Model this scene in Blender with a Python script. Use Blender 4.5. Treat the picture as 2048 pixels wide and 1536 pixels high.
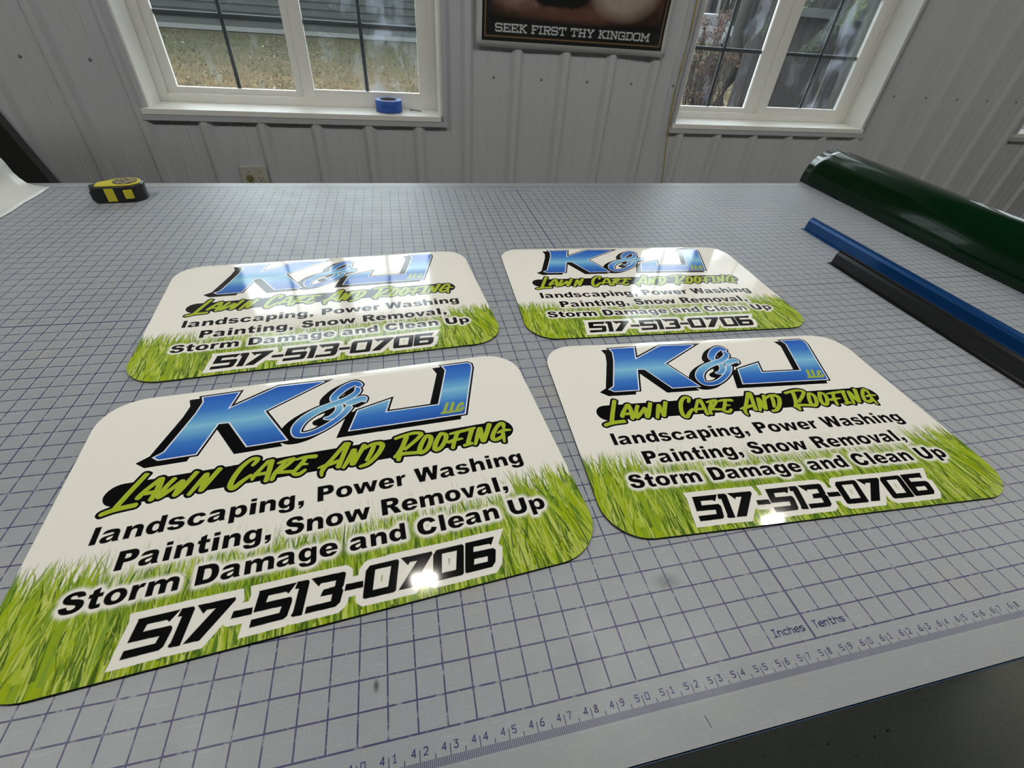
import bpy, bmesh, math, random
import numpy as np
from mathutils import Vector, Matrix
from mathutils.geometry import tessellate_polygon

# ------------------------------------------------------------------ camera, sky, exposure
S = 0.0254                      # everything below is laid out in inches: x along the mat ruler, y across it, z above the mat
Z0 = 36.2                       # height of the mat surface above the floor, inches
scene = bpy.context.scene
COL = scene.collection
for ob in list(bpy.data.objects):
    bpy.data.objects.remove(ob)

def P3(x, y, z=0.0):
    return Vector((x * S, y * S, (z + Z0) * S))

CAM_C = (42.9246, -4.6242, 19.2634)
CAM_R = ((0.9747333, -0.2136011, 0.0653408), (-0.0890544, -0.6398788, -0.7632984), (0.2048516, 0.7381935, -0.6427333))
cd = bpy.data.cameras.new('camera')
cd.sensor_width = 36.0
cd.lens = 36.0 * 922.924 / 2048.0
cd.clip_start = 0.01
cd.clip_end = 400
cam = bpy.data.objects.new('camera', cd)
COL.objects.link(cam)
rx, dn, fw = [Vector(r) for r in CAM_R]
M = Matrix((rx, -dn, -fw)).transposed().to_4x4()
M.translation = P3(*CAM_C)
cam.matrix_world = M
scene.camera = cam

scene.view_settings.view_transform = 'Standard'
scene.view_settings.look = 'None'
scene.view_settings.gamma = 1.0
scene.view_settings.exposure = 0.0
scene.view_settings.use_curve_mapping = False

world = bpy.data.worlds.new('overcast_sky')
scene.world = world
world.use_nodes = True
bg = world.node_tree.nodes['Background']
bg.inputs['Color'].default_value = (0.86, 0.94, 1.0, 1)
bg.inputs['Strength'].default_value = 6.2

# ------------------------------------------------------------------ helpers
def tag(o, label=None, cat=None, group=None, kind=None):
    if label: o['label'] = label
    if cat: o['category'] = cat
    if group: o['group'] = group
    if kind: o['kind'] = kind
    return o

def empty(name, loc=(0, 0, 0), parent=None):
    o = bpy.data.objects.new(name, None)
    o.empty_display_size = 0.05
    COL.objects.link(o)
    o.location = P3(*loc)
    return o

class MB:
    """collects vertices and faces given in inches relative to the table frame"""
    def __init__(s): s.v = []; s.f = []; s.sm = []
    def add(s, vs, fs, smooth=False):
        n = len(s.v); s.v += [tuple(p) for p in vs]
        s.f += [tuple(i + n for i in q) for q in fs]; s.sm += [smooth] * len(fs)
        return s
    def box(s, x0, x1, y0, y1, z0, z1, bev=0.0):
        bm = bmesh.new(); bmesh.ops.create_cube(bm, size=1)
        for v in bm.verts:
            v.co = Vector((x0 + (v.co.x + .5) * (x1 - x0), y0 + (v.co.y + .5) * (y1 - y0), z0 + (v.co.z + .5) * (z1 - z0)))
        if bev: bmesh.ops.bevel(bm, geom=bm.edges[:], offset=bev, segments=2, affect='EDGES', profile=.5)
        s.bm(bm); return s
    def bm(s, bm, mat=None, smooth=False):
        bm.verts.index_update()
        vs = [(mat @ v.co if mat else v.co)[:] for v in bm.verts]
        s.add(vs, [[v.index for v in f.verts] for f in bm.faces], smooth); bm.free()
    def tube(s, pts, r, n=8, cap=True, rs=None):
        pts = [Vector(p) for p in pts]; rings = []
        up = Vector((0, 0, 1))
        for i, p in enumerate(pts):
            d = (pts[min(i + 1, len(pts) - 1)] - pts[max(i - 1, 0)]).normalized()
            a = d.cross(up)
            if a.length < 1e-3: a = d.cross(Vector((1, 0, 0)))
            a.normalize(); b = d.cross(a)
            rr = rs[i] if rs else r
            rings.append([p + a * math.cos(t) * rr + b * math.sin(t) * rr for t in [2 * math.pi * k / n for k in range(n)]])
        vs = [q for r_ in rings for q in r_]; fs = []
        for i in range(len(pts) - 1):
            for k in range(n):
                fs.append((i * n + k, i * n + (k + 1) % n, (i + 1) * n + (k + 1) % n, (i + 1) * n + k))
        s.add(vs, fs, True)
        if cap:
            m = len(pts) - 1
            s.add([vs[k] for k in range(n)][::-1], [tuple(range(n))]); s.add([vs[m * n + k] for k in range(n)], [tuple(range(n))])
        return s
    def prism(s, poly, z0, z1, holes=()):
        """polygon in x,y extruded between z0 and z1"""
        loops = [list(poly)] + [list(h) for h in holes]
        flat = [p for l in loops for p in l]
        tri = tessellate_polygon([[Vector((p[0], p[1], 0)) for p in l] for l in loops])
        n = len(flat)
        s.add([(p[0], p[1], z1) for p in flat], [t for t in tri])
        s.add([(p[0], p[1], z0) for p in flat], [t[::-1] for t in tri])
        for l in loops:
            m = len(l)
            s.add([(p[0], p[1], z0) for p in l] + [(p[0], p[1], z1) for p in l], [(i, (i + 1) % m, m + (i + 1) % m, m + i) for i in range(m)])
        return s
    def build(s, name, mat, parent=None, origin=(0, 0, 0), recalc=True):
        me = bpy.data.meshes.new(name)
        ox, oy, oz = origin
        me.from_pydata([((x - ox) * S, (y - oy) * S, (z - oz) * S) for x, y, z in s.v], [], s.f)
        me.polygons.foreach_set('use_smooth', s.sm)
        if recalc:
            bm = bmesh.new(); bm.from_mesh(me)
            bmesh.ops.remove_doubles(bm, verts=bm.verts, dist=1e-6)
            bmesh.ops.recalc_face_normals(bm, faces=bm.faces); bm.to_mesh(me); bm.free()
        me.materials.append(mat)
        o = bpy.data.objects.new(name, me); COL.objects.link(o)
        if parent is not None:
            o.parent = parent
            # geometry is written in table inches; parents sit at their own base
            o.location = P3(ox, oy, oz) - world_loc(parent)
        else:
            o.location = P3(ox, oy, oz)
        return o

def world_loc(o):
    l = Vector(o.location)
    while o.parent is not None:
        o = o.parent; l += Vector(o.location)
    return l

def lathe(prof, n=48, c=(0, 0, 0)):
    vs = []; fs = []
    for (r, z) in prof:
        for k in range(n):
            t = 2 * math.pi * k / n
            vs.append((c[0] + r * math.cos(t), c[1] + r * math.sin(t), c[2] + z))
    m = len(prof)
    for i in range(m - 1):
        for k in range(n):
            fs.append((i * n + k, i * n + (k + 1) % n, (i + 1) * n + (k + 1) % n, (i + 1) * n + k))
    return vs, fs

def rounded(w, h, r, n=10, inset=0.0):
    pts = []
    for cx, cy, a0 in ((w - r, r, -90), (w - r, h - r, 0), (r, h - r, 90), (r, r, 180)):
        for i in range(n + 1):
            a = math.radians(a0 + 90 * i / n); pts.append((cx + (r - inset) * math.cos(a), cy + (r - inset) * math.sin(a)))
    return pts

# ------------------------------------------------------------------ materials
def srgb(r, g, b):
    f = lambda c: (c / 255 / 12.92) if c / 255 <= .04045 else ((c / 255 + .055) / 1.055) ** 2.4
    return (f(r), f(g), f(b), 1)

class NT:
    def __init__(s, name):
        s.m = bpy.data.materials.new(name); s.m.use_nodes = True; s.t = s.m.node_tree
        s.b = s.t.nodes['Principled BSDF']; s.out = s.t.nodes['Material Output']
    def n(s, typ, **kw):
        nd = s.t.nodes.new(typ)
        for k, v in kw.items():
            if k.startswith('i_'):
                nd.inputs[k[2:].replace('_', ' ')].default_value = v
            else: setattr(nd, k, v)
        return nd
    def l(s, a, b): s.t.links.new(a, b)
    def math(s, op, a, b=None, c=None, clamp=False):
        nd = s.t.nodes.new('ShaderNodeMath'); nd.operation = op; nd.use_clamp = clamp
        for i, v in enumerate((a, b, c)):
            if v is None: continue
            if isinstance(v, (int, float)): nd.inputs[i].default_value = v
            else: s.l(v, nd.inputs[i])
        return nd.outputs[0]
    def mix(s, fac, a, b, mode='MIX'):
        nd = s.t.nodes.new('ShaderNodeMix'); nd.data_type = 'RGBA'; nd.blend_type = mode
        for sock, v in ((nd.inputs[0], fac), (nd.inputs[6], a), (nd.inputs[7], b)):
            if isinstance(v, (int, float)): sock.default_value = v
            elif isinstance(v, tuple): sock.default_value = v
            else: s.l(v, sock)
        return nd.outputs[2]
    def coords(s, kind='Object', scale=(1, 1, 1), rot=(0, 0, 0)):
        tc = s.n('ShaderNodeTexCoord'); mp = s.n('ShaderNodeMapping')
        mp.inputs['Scale'].default_value = scale; mp.inputs['Rotation'].default_value = rot
        s.l(tc.outputs[kind], mp.inputs[0]); return mp.outputs[0]
    def noise(s, vec, scale, detail=3, rough=.5, out=0):
        nd = s.n('ShaderNodeTexNoise'); nd.inputs['Scale'].default_value = scale
        nd.inputs['Detail'].default_value = detail; nd.inputs['Roughness'].default_value = rough
        s.l(vec, nd.inputs['Vector']); return nd.outputs[out]
    def ramp(s, fac, stops):
        nd = s.n('ShaderNodeValToRGB'); el = nd.color_ramp.elements
        while len(el) < len(stops): el.new(.5)
        for e, (p, c) in zip(el, stops):
            e.position = p; e.color = c if isinstance(c, tuple) else (c, c, c, 1)
        s.l(fac, nd.inputs[0]); return nd.outputs[0]
    def bump(s, h, strength=.2, dist=.001):
        nd = s.n('ShaderNodeBump'); nd.inputs['Strength'].default_value = strength; nd.inputs['Distance'].default_value = dist
        s.l(h, nd.inputs['Height']); s.l(nd.outputs[0], s.b.inputs['Normal']); return nd

def simple(name, col, rough=.5, metal=0.0, coat=0.0, var=.04, scale=30, bump=0.0, spec=None, coat_rough=.05):
    t = NT(name); v = t.coords()
    nz = t.noise(v, scale, 4)
    dark = tuple(c * (1 - var * 2) for c in col[:3]) + (1,)
    lite = tuple(min(1, c * (1 + var)) for c in col[:3]) + (1,)
    t.l(t.mix(nz, dark, lite), t.b.inputs['Base Color'])
    t.b.inputs['Roughness'].default_value = rough; t.b.inputs['Metallic'].default_value = metal
    t.b.inputs['Coat Weight'].default_value = coat; t.b.inputs['Coat Roughness'].default_value = coat_rough
    if spec is not None: t.b.inputs['Specular IOR Level'].default_value = spec
    if bump: t.bump(t.noise(v, scale * 8, 2), bump, .0005)
    return t.m

# ------------------------------------------------------------------ lamps (ceiling row and added fill lights)
WY = 94.4                      # inner face of the ribbed back wall
XL, XR, YF, ZC = -120.0, 330.0, -150.0, 72.0
def emit(name, col, st):
    t = NT(name); e = t.n('ShaderNodeEmission'); e.inputs[0].default_value = col; e.inputs[1].default_value = st
    t.l(e.outputs[0], t.out.inputs[0]); return t.m
lamp_glow = emit('warm_white_lamp', (1.0, .95, .86, 1), 110)
fill_glow = emit('fill_lamp_glow', (1.0, .97, .93, 1), 16.5)  # glow of the added fill lights
fixture_white = simple('fixture_white', srgb(225, 225, 222), .5)
def puck(x, y, label):
    r = tag(empty('ceiling_lamp', (x, y, ZC)), label, 'ceiling lamp', 'small lamps along the ceiling over the table')
    m = MB(); m.box(x - 5.2, x + 5.2, y - 2.4, y + 2.4, ZC - 1.6, ZC - .02, .3); m.build('lamp_housing', fixture_white, r, (x, y, ZC))
    m = MB(); m.box(x - 2.3, x + 2.3, y - .8, y + .8, ZC - 1.9, ZC - 1.55, .1); m.build('lamp_lens', lamp_glow, r, (x, y, ZC))
for i, x in enumerate((-38, 41.4, 121.6, 201)):
    puck(x, 41.7, ('small oblong ceiling lamp, leftmost of the row over the table', 'small oblong ceiling lamp over the nearest signs', 'small oblong ceiling lamp over the right end of the table', 'small oblong ceiling lamp beyond the right end of the table')[i])
def tube(x, y, label, big=1.0):  # unseen fill light added to brighten the room, clear of sign reflections
    r = tag(empty('added_fill_light', (x, y, ZC)), label, 'fill light', 'unseen fill lights added on the ceiling')
    m = MB(); m.box(x - 24, x + 24, y - 6, y + 6, ZC - 2.6, ZC - .02, .4); m.build('fill_tray', fixture_white, r, (x, y, ZC))
    m = MB(); m.box(x - 23, x + 23, y - 5, y + 5, ZC - 3.0, ZC - 2.55, .15); m.build('fill_diffuser', fill_glow, r, (x, y, ZC))
for i, (x, y) in enumerate(((-95, 21), (-8, 21), (78, 21), (168, 21))):
    tube(x, y, ('wide fill light added at far left of the ceiling', 'wide fill light added over the near table edge, left of the camera', 'wide fill light added over the near table edge, right of the camera', 'wide fill light added at far right of the ceiling')[i])

# ------------------------------------------------------------------ room shell
def wall_mat(name, col, rough=.42):
    t = NT(name); v = t.coords('Object', (1, 1, 1)); nz = t.noise(v, 600, 2); big = t.noise(v, 1.2, 3)
    c = t.mix(nz, tuple(k * .93 for k in col[:3]) + (1,), tuple(k * 1.05 for k in col[:3]) + (1,))
    c = t.mix(big, c, tuple(k * .9 for k in col[:3]) + (1,)); t.l(c, t.b.inputs['Base Color'])
    t.b.inputs['Roughness'].default_value = rough; t.bump(nz, .08, .0004); return t.m
panel_grey = wall_mat('painted_steel_panel', srgb(198, 200, 204))
plain_wall = wall_mat('plain_wall', srgb(104, 104, 102), .8)
trim_grey = wall_mat('steel_trim', srgb(188, 190, 194))
ceil_m = wall_mat('ceiling_panel', srgb(112, 112, 110), .9)
conc = NT('grey_concrete'); v = conc.coords('Object', (1, 1, 1))
n1 = conc.noise(v, 3.5, 5, .6); n2 = conc.noise(v, 160, 3); n3 = conc.noise(v, 38, 2)
c = conc.mix(n1, srgb(150, 151, 140), srgb(170, 171, 160)); c = conc.mix(conc.ramp(n2, [(.35, 0.0), (.7, .35)]), c, srgb(120, 120, 110)); c = conc.mix(conc.ramp(n3, [(.70, 0.0), (.74, .8)]), c, srgb(40, 36, 28))
conc.l(c, conc.b.inputs['Base Color']); conc.b.inputs['Roughness'].default_value = .75; conc.bump(n2, .2, .001)

m = MB(); m.box(XL - 6, XR + 6, YF - 6, WY + 8, -Z0 - 4, -Z0); tag(m.build('floor', conc.m), kind='structure')
m = MB(); m.box(XL - 6, XR + 6, YF - 6, WY + 8, ZC, ZC + 4); tag(m.build('ceiling', ceil_m), kind='structure')
m = MB(); m.box(XL - 6, XL, YF - 6, WY + 8, -Z0, ZC); tag(m.build('wall_left', plain_wall), kind='structure')
m = MB(); m.box(XR, XR + 6, YF - 6, WY + 8, -Z0, ZC); tag(m.build('wall_right', plain_wall), kind='structure')
m = MB(); m.box(XL, XR, YF - 6, YF, -Z0, ZC); tag(m.build('wall_front', plain_wall), kind='structure')

WIN = [(3.97, 52.0), (101.0, 148.4), (196.0, 243.5)]
WB, WT = 1.1, 56.6             # sill and head heights
TB, TT = 48.4, 53.6             # small transom light above the sashes
ST = 46.2                       # underside of the bar between sashes and transom
OPEN = [(a - .02, b + .02, .25, WT) for a, b in WIN]
# ribbed profile of the steel wall: (x, height of the rib towards the room)
prof = []
x = XL; k0 = int(math.floor((XL - 3.7) / 9.1)) + 1; k1 = int((XR - 3.7) / 9.1)
pts = [(XL, 0.0)]
for k in range(k0, k1 + 1):
    r = 3.7 + 9.1 * k
    pts += [(r - 2.45, 0), (r - 1.75, .74), (r - .75, .74), (r, 0)]
    for q in (2.6, 4.9):
        pts += [(r + q - .28, 0), (r + q, .09), (r + q + .28, 0)]
pts = [p for p in pts if XL <= p[0] <= XR] + [(XR, 0.0)]
def h_at(x):
    for (a, ha), (b, hb) in zip(pts, pts[1:]):
        if a <= x <= b: return ha + (hb - ha) * (x - a) / max(b - a, 1e-6)
    return 0
xs = sorted(set([p[0] for p in pts] + [e for o in OPEN for e in o[:2]]))
m = MB()
for a, b in zip(xs, xs[1:]):
    mid = (a + b) / 2; zs = [(-Z0, ZC)]
    for o in OPEN:
        if o[0] <= mid <= o[1]: zs = [(-Z0, o[2]), (o[3], ZC)]
    ya, yb = WY - h_at(a + 1e-5), WY - h_at(b - 1e-5)
    for z0, z1 in zs:
        m.add([(a, ya, z0), (b, yb, z0), (b, yb, z1), (a, ya, z1)], [(0, 1, 2, 3)])
        m.add([(a, WY + 6.6, z0), (b, WY + 6.6, z0), (b, WY + 6.6, z1), (a, WY + 6.6, z1)], [(3, 2, 1, 0)])
wall = tag(m.build('wall_back', panel_grey, recalc=False), kind='structure')
screw_m = simple('grey_screw_head', srgb(120, 122, 124), .45)
scr = [(-5.0, 10.6), (4.4 - 9, 7)] 
for k in range(-3, 21):
    x = 3.7 + 9.1 * k + 3.75 - .1
    if any(a - 2 < x < b + 1.5 for a, b in WIN): continue
    for z in ((7.6, -22) if x > 52 else (7.4, -22)):
        bm = bmesh.new(); bmesh.ops.create_uvsphere(bm, u_segments=10, v_segments=6, radius=.24)
        q = MB(); q.bm(bm, Matrix.Translation((x, WY - .02, z)) @ Matrix.Diagonal((1, .8, 1, 1)), smooth=True)
        q.build('screw', screw_m, wall, (x, WY, z))

# ------------------------------------------------------------------ windows
vinyl = simple('white_vinyl', srgb(236, 236, 230), .35, var=.02)
board = simple('white_painted_board', srgb(236, 235, 228), .5, var=.03)
munt_m = simple('grey_muntin_bar', srgb(84, 88, 92), .45)
gt = NT('window_glass'); v = gt.coords('Object', (1.6, 1, .8))
tr = gt.n('ShaderNodeBsdfTransparent'); gl = gt.n('ShaderNodeBsdfGlossy'); gl.inputs['Roughness'].default_value = .03
df = gt.n('ShaderNodeBsdfDiffuse'); df.inputs['Color'].default_value = (.62, .68, .82, 1)
tl = gt.n('ShaderNodeBsdfTranslucent'); tl.inputs['Color'].default_value = (.62, .68, .82, 1)
fr = gt.n('ShaderNodeFresnel'); fr.inputs['IOR'].default_value = 1.45
tr.inputs['Color'].default_value = (.95, .97, .96, 1)
wob = gt.noise(v, 2.2, 4, .6, 1); wv = gt.n('ShaderNodeVectorMath'); wv.operation = 'MULTIPLY_ADD'
gt.l(wob, wv.inputs[0]); wv.inputs[1].default_value = (.5, .5, .5); gt.l(v, wv.inputs[2])
sm1 = gt.noise(wv.outputs[0], 3.6, 5, .62)
hz = gt.n('ShaderNodeMixShader'); gt.l(df.outputs[0], hz.inputs[1]); gt.l(tl.outputs[0], hz.inputs[2])
m1 = gt.n('ShaderNodeMixShader'); gt.l(gt.ramp(sm1, [(.50, .012), (.58, .08), (.70, .30)]), m1.inputs[0]); gt.l(tr.outputs[0], m1.inputs[1]); gt.l(hz.outputs[0], m1.inputs[2])
m2 = gt.n('ShaderNodeMixShader'); gt.l(gt.math('MULTIPLY', fr.outputs[0], .8), m2.inputs[0]); gt.l(m1.outputs[0], m2.inputs[1]); gt.l(gl.outputs[0], m2.inputs[2])
gt.l(m2.outputs[0], gt.out.inputs[0])

def window(idx, x0, x1, gx):
    """gx: edges of left glass, right glass and the two upright bars"""
    w = tag(empty('window_%d' % idx, (x0, WY, WB)), kind='structure')
    o = (x0, WY, WB); YB = WY + 5.6
    zt = WT
    m = MB()
    m.box(x0 - .62, x0, WY - .05, YB + 2, WB, zt); m.box(x1, x1 + .62, WY - .05, YB + 2, WB, zt); m.box(x0 - .62, x1 + .62, WY - .05, YB + 2, zt, zt + .7)
    m.build('jamb', board, w, o)
    m = MB(); m.box(x0 - 1.05, x1 + .05, WY - .95, YB + 2, WB - .85, WB, .06); m.build('sill', board, w, o)
    m = MB()   # steel trim around the opening
    m.box(x0 - 1.5, x1 + 1.3, WY - .86, WY + .02, WB - 1.75, WB - .86, .05)
    m.box(x1 + .62, x1 + 1.35, WY - .86, WY + .02, WB - .86, zt + 1.4, .05); m.box(x0 - 1.35, x0 - .62, WY - .8, WY + .02, WB, zt + 1.4, .05)
    m.box(x0 - 1.35, x1 + 1.35, WY - .86, WY + .02, zt + .7, zt + 1.5, .05)
    m.build('trim', trim_grey, w, o)
    m = MB(); f = 1.25
    m.box(x0, x0 + f, YB, YB + 2, WB, zt, .06); m.box(x1 - f, x1, YB, YB + 2, WB, zt, .06); m.box(x0 + f, x1 - f, YB, YB + 2, WB, WB + f, .06); m.box(x0 + f, x1 - f, YB, YB + 2, zt - f, zt, .06); m.box(x0 + f, x1 - f, YB, YB + 2, ST, TB, .06)
    m.build('frame', vinyl, w, o)
    a0, a1, b0, b1, va, vb = gx
    for nm, g0, g1, e0, e1, y, vb_, zb in (('fixed_sash', a0, a1, x0 + f, max(a1 + 1.2, b0 - 1.5), YB + 1.0, va, 3.25), ('sliding_sash', b0, b1, b0 - 1.9, x1 - f + .2, YB + .15, vb, 3.7)):
        m = MB(); t = 44.6
        m.box(e0, g0, y, y + .85, WB + f - .2, ST + .2, .06); m.box(g1, e1, y, y + .85, WB + f - .2, ST + .2, .06)
        m.box(g0, g1, y, y + .85, WB + f - .2, zb, .06); m.box(g0, g1, y, y + .85, t, ST + .2, .06)
        s_ = m.build(nm, vinyl, w, o)
        m = MB(); m.box(g0 - .1, g1 + .1, y + .38, y + .46, zb - .1, t + .1); m.build('glass_pane', gt.m, s_, o)
        m = MB(); r = .34
        m.box(vb_ - r, vb_ + r, y + .50, y + .72, zb, t, .08)
        for z in (13.55, 23.9, 34.2): m.box(g0, g1, y + .52, y + .74, z - r, z + r, .08)
        m.build('muntin', munt_m, s_, o)
    m = MB()
    m.box(x0 + f, x1 - f, YB + .2, YB + 1.6, TB - .1, TB + .4, .05); m.box(x0 + f, x1 - f, YB + .2, YB + 1.6, TT - .3, zt - f, .05)
    s_ = m.build('transom_frame', vinyl, w, o)
    m = MB(); m.box(x0 + 1.2, x1 - 1.2, YB + .9, YB + .98, TB + .3, TT - .2); m.build('glass_pane', gt.m, s_, o)
    return w
window(1, 3.97, 52.0, (6.85, 26.4, 29.7, 48.75, 16.84, 39.11))
window(2, 101.0, 148.4, (104.3, 121.0, 126.1, 144.8, 111.9, 135.3))
window(3, 196.0, 243.5, (199.3, 216.2, 221.1, 239.8, 207.5, 230.3))

# ------------------------------------------------------------------ work table and cutting mat
MX0, MX1, MY0, MY1 = -2.0, 118.2, -2.29, 58.45
t = tag(empty('work_table', (58, 28, -Z0)), 'long grey work table under the gridded cutting mat', 'table')
wood = simple('grey_laminate', srgb(150, 152, 150), .5); leg_m = simple('grey_steel_leg', srgb(90, 92, 94), .4, metal=.6)
o = (58, 28, -Z0)
m = MB(); m.box(MX0 + .15, MX1 - .15, MY0 + .2, MY1 - .2, -1.75, -.26, .1); m.build('tabletop', wood, t, o)
m = MB()
for (a, b, c, d) in ((2, 114, 3, 4.5), (2, 114, 52, 53.5), (2, 3.5, 4.5, 52), (112.5, 114, 4.5, 52)): m.box(a, b, c, d, -5, -1.76)
m.build('apron', wood, t, o)
for x in (3.6, 110):
    for y in (4.6, 49.6):
        m = MB(); m.box(x, x + 2.4, y, y + 2.4, -Z0, -1.78, .15); m.build('leg', leg_m, t, o)

mt = NT('gridded_translucent_mat')
tc = mt.n('ShaderNodeTexCoord'); sx = mt.n('ShaderNodeSeparateXYZ'); sc_ = mt.n('ShaderNodeVectorMath'); sc_.operation = 'SCALE'; sc_.inputs['Scale'].default_value = 1 / S
mt.l(tc.outputs['Object'], sc_.inputs[0]); mt.l(sc_.outputs[0], sx.inputs[0]); X, Y = sx.outputs[0], sx.outputs[1]; mm = mt.math
def band(v, a, b): return mm('MULTIPLY', mm('GREATER_THAN', v, a), mm('LESS_THAN', v, b))
def near(v, w, period=1.0, ph=0.0):
    f = mm('FRACT', mm('ADD', mm('DIVIDE', v, period), .5 + ph)); return mm('LESS_THAN', mm('ABSOLUTE', mm('SUBTRACT', f, .5)), w / 2 / period)
inx = band(X, -.03, 116.03); iny = band(Y, -.03, 56.03)
lab = mm('MULTIPLY', mm('MAXIMUM', band(X, 56.5, 57.5), band(X, 58.5, 59.5)), mm('MAXIMUM', band(Y, -.1, .98), band(Y, 55.02, 56.1)))
gxm = mm('MULTIPLY', near(X, .060), mm('SUBTRACT', 1.0, lab)); gym = near(Y, .062)
lines = mm('MULTIPLY', mm('MULTIPLY', mm('MAXIMUM', gxm, gym), inx), iny)
thick = mm('MULTIPLY', mm('MULTIPLY', mm('MAXIMUM', band(X, 57.95, 58.05), band(Y, 27.95, 28.05)), inx), iny)
# ruler ticks, sixteenths left of the middle, tenths right of it
Yd = mm('ABSOLUTE', mm('SUBTRACT', Y, 28.0))       # symmetric for both edges
fine = mm('MAXIMUM', mm('MULTIPLY', near(X, .036, 1 / 16), mm('LESS_THAN', X, 58.0)), mm('MULTIPLY', near(X, .05, .1), mm('GREATER_THAN', X, 58.0)))
tk = mm('MULTIPLY', fine, band(Yd, 28.78, 29.02))
tk = mm('MAXIMUM', tk, mm('MULTIPLY', near(X, .036, .5), band(Yd, 28.64, 29.02)))
tk = mm('MAXIMUM', tk, mm('MULTIPLY', near(X, .036, 1.0), band(Yd, 28.46, 29.02)))
tk = mm('MULTIPLY', tk, band(X, .5, 115.5))
wear = mt.noise(tc.outputs['Object'], 90, 4, .7); wearm = mt.ramp(wear, [(.36, .25), (.46, 1.0)])
inkm = mm('MAXIMUM', mm('MULTIPLY', lines, wearm), mm('MULTIPLY', tk, .92)); inkm = mm('MAXIMUM', inkm, thick)
pen = mm('MULTIPLY', band(mm('ADD', X, mm('MULTIPLY', Y, .12)), 51.79, 51.84), band(Y, -1.87, -1.49))
# scratches, stains and film haze
v1 = mt.coords('Object', (6, 90, 1), (0, 0, .35)); v2 = mt.coords('Object', (90, 7, 1), (0, 0, -.12)); v3 = mt.coords('Object', (1, 1, 1))
s1 = mt.ramp(mt.noise(v1, 7, 3, .7), [(.58, 0.0), (.70, 1.0)]); s2 = mt.ramp(mt.noise(v2, 7, 3, .7), [(.60, 0.0), (.72, 1.0)])
scr_ = mm('MAXIMUM', s1, s2); cloud = mt.noise(v3, 4.5, 4, .6)
base = mt.mix(cloud, srgb(140, 146, 148), srgb(158, 163, 167)); base = mt.mix(mt.ramp(mt.noise(v3, 11, 3), [(.60, 0.0), (.8, .35)]), base, srgb(176, 160, 138))
base = mt.mix(mm('MULTIPLY', scr_, .22), base, srgb(214, 218, 214))
def spot(x, y, rx, ry): 
    a = mm('DIVIDE', mm('SUBTRACT', X, x), rx); b = mm('DIVIDE', mm('SUBTRACT', Y, y), ry)
    return mm('SUBTRACT', 1.0, mm('SQRT', mm('ADD', mm('MULTIPLY', a, a), mm('MULTIPLY', b, b))), clamp=True)
sp = mm('MULTIPLY', spot(52.95, 3.35, .75, .5), mt.ramp(mt.noise(v1, 30, 3, .7), [(.35, .1), (.6, 1.0)]))
sp = mm('MAXIMUM', sp, mm('MULTIPLY', spot(40.6, 1.72, .13, .28), 1.3), clamp=True)
base = mt.mix(mm('MULTIPLY', sp, .95, clamp=True), base, srgb(46, 48, 46)); base = mt.mix(pen, base, srgb(40, 40, 40))
margin = mm('SUBTRACT', 1.0, mm('MULTIPLY', band(X, -1.1, 117.1), band(Y, -1.1, 57.1)))
base = mt.mix(mm('MULTIPLY', margin, .2), base, srgb(140, 142, 136))
base = mt.mix(inkm, base, srgb(34, 37, 92))
mt.l(base, mt.b.inputs['Base Color']); mt.b.inputs['Specular IOR Level'].default_value = .65
mt.l(mm('ADD', .36, mm('MULTIPLY', mt.noise(v3, 22, 3), .24)), mt.b.inputs['Roughness'])
bmp = mm('ADD', mm('MULTIPLY', scr_, .5), mt.noise(v2, 14, 2)); mt.bump(bmp, .10, .0004)

mat = tag(empty('cutting_mat', (0, 0, 0)), 'large translucent grey cutting mat with a blue inch grid, covering the table', 'cutting mat')
def rrect(x0, x1, y0, y1, r): return [(x0 + a, y0 + b) for a, b in rounded(x1 - x0, y1 - y0, r, 6)]
m = MB(); m.prism(rrect(MX0, MX1, MY0, MY1, 1.0), -.09, 0); m.build('printed_sheet', mt.m, mat)
m = MB(); m.prism(rrect(MX0 - .05, MX1 + .05, MY0 - .05, MY1 + .05, 1.0), -.255, -.092); m.build('core_layer', simple('blue_core', srgb(34, 84, 124), .4), mat)

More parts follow.
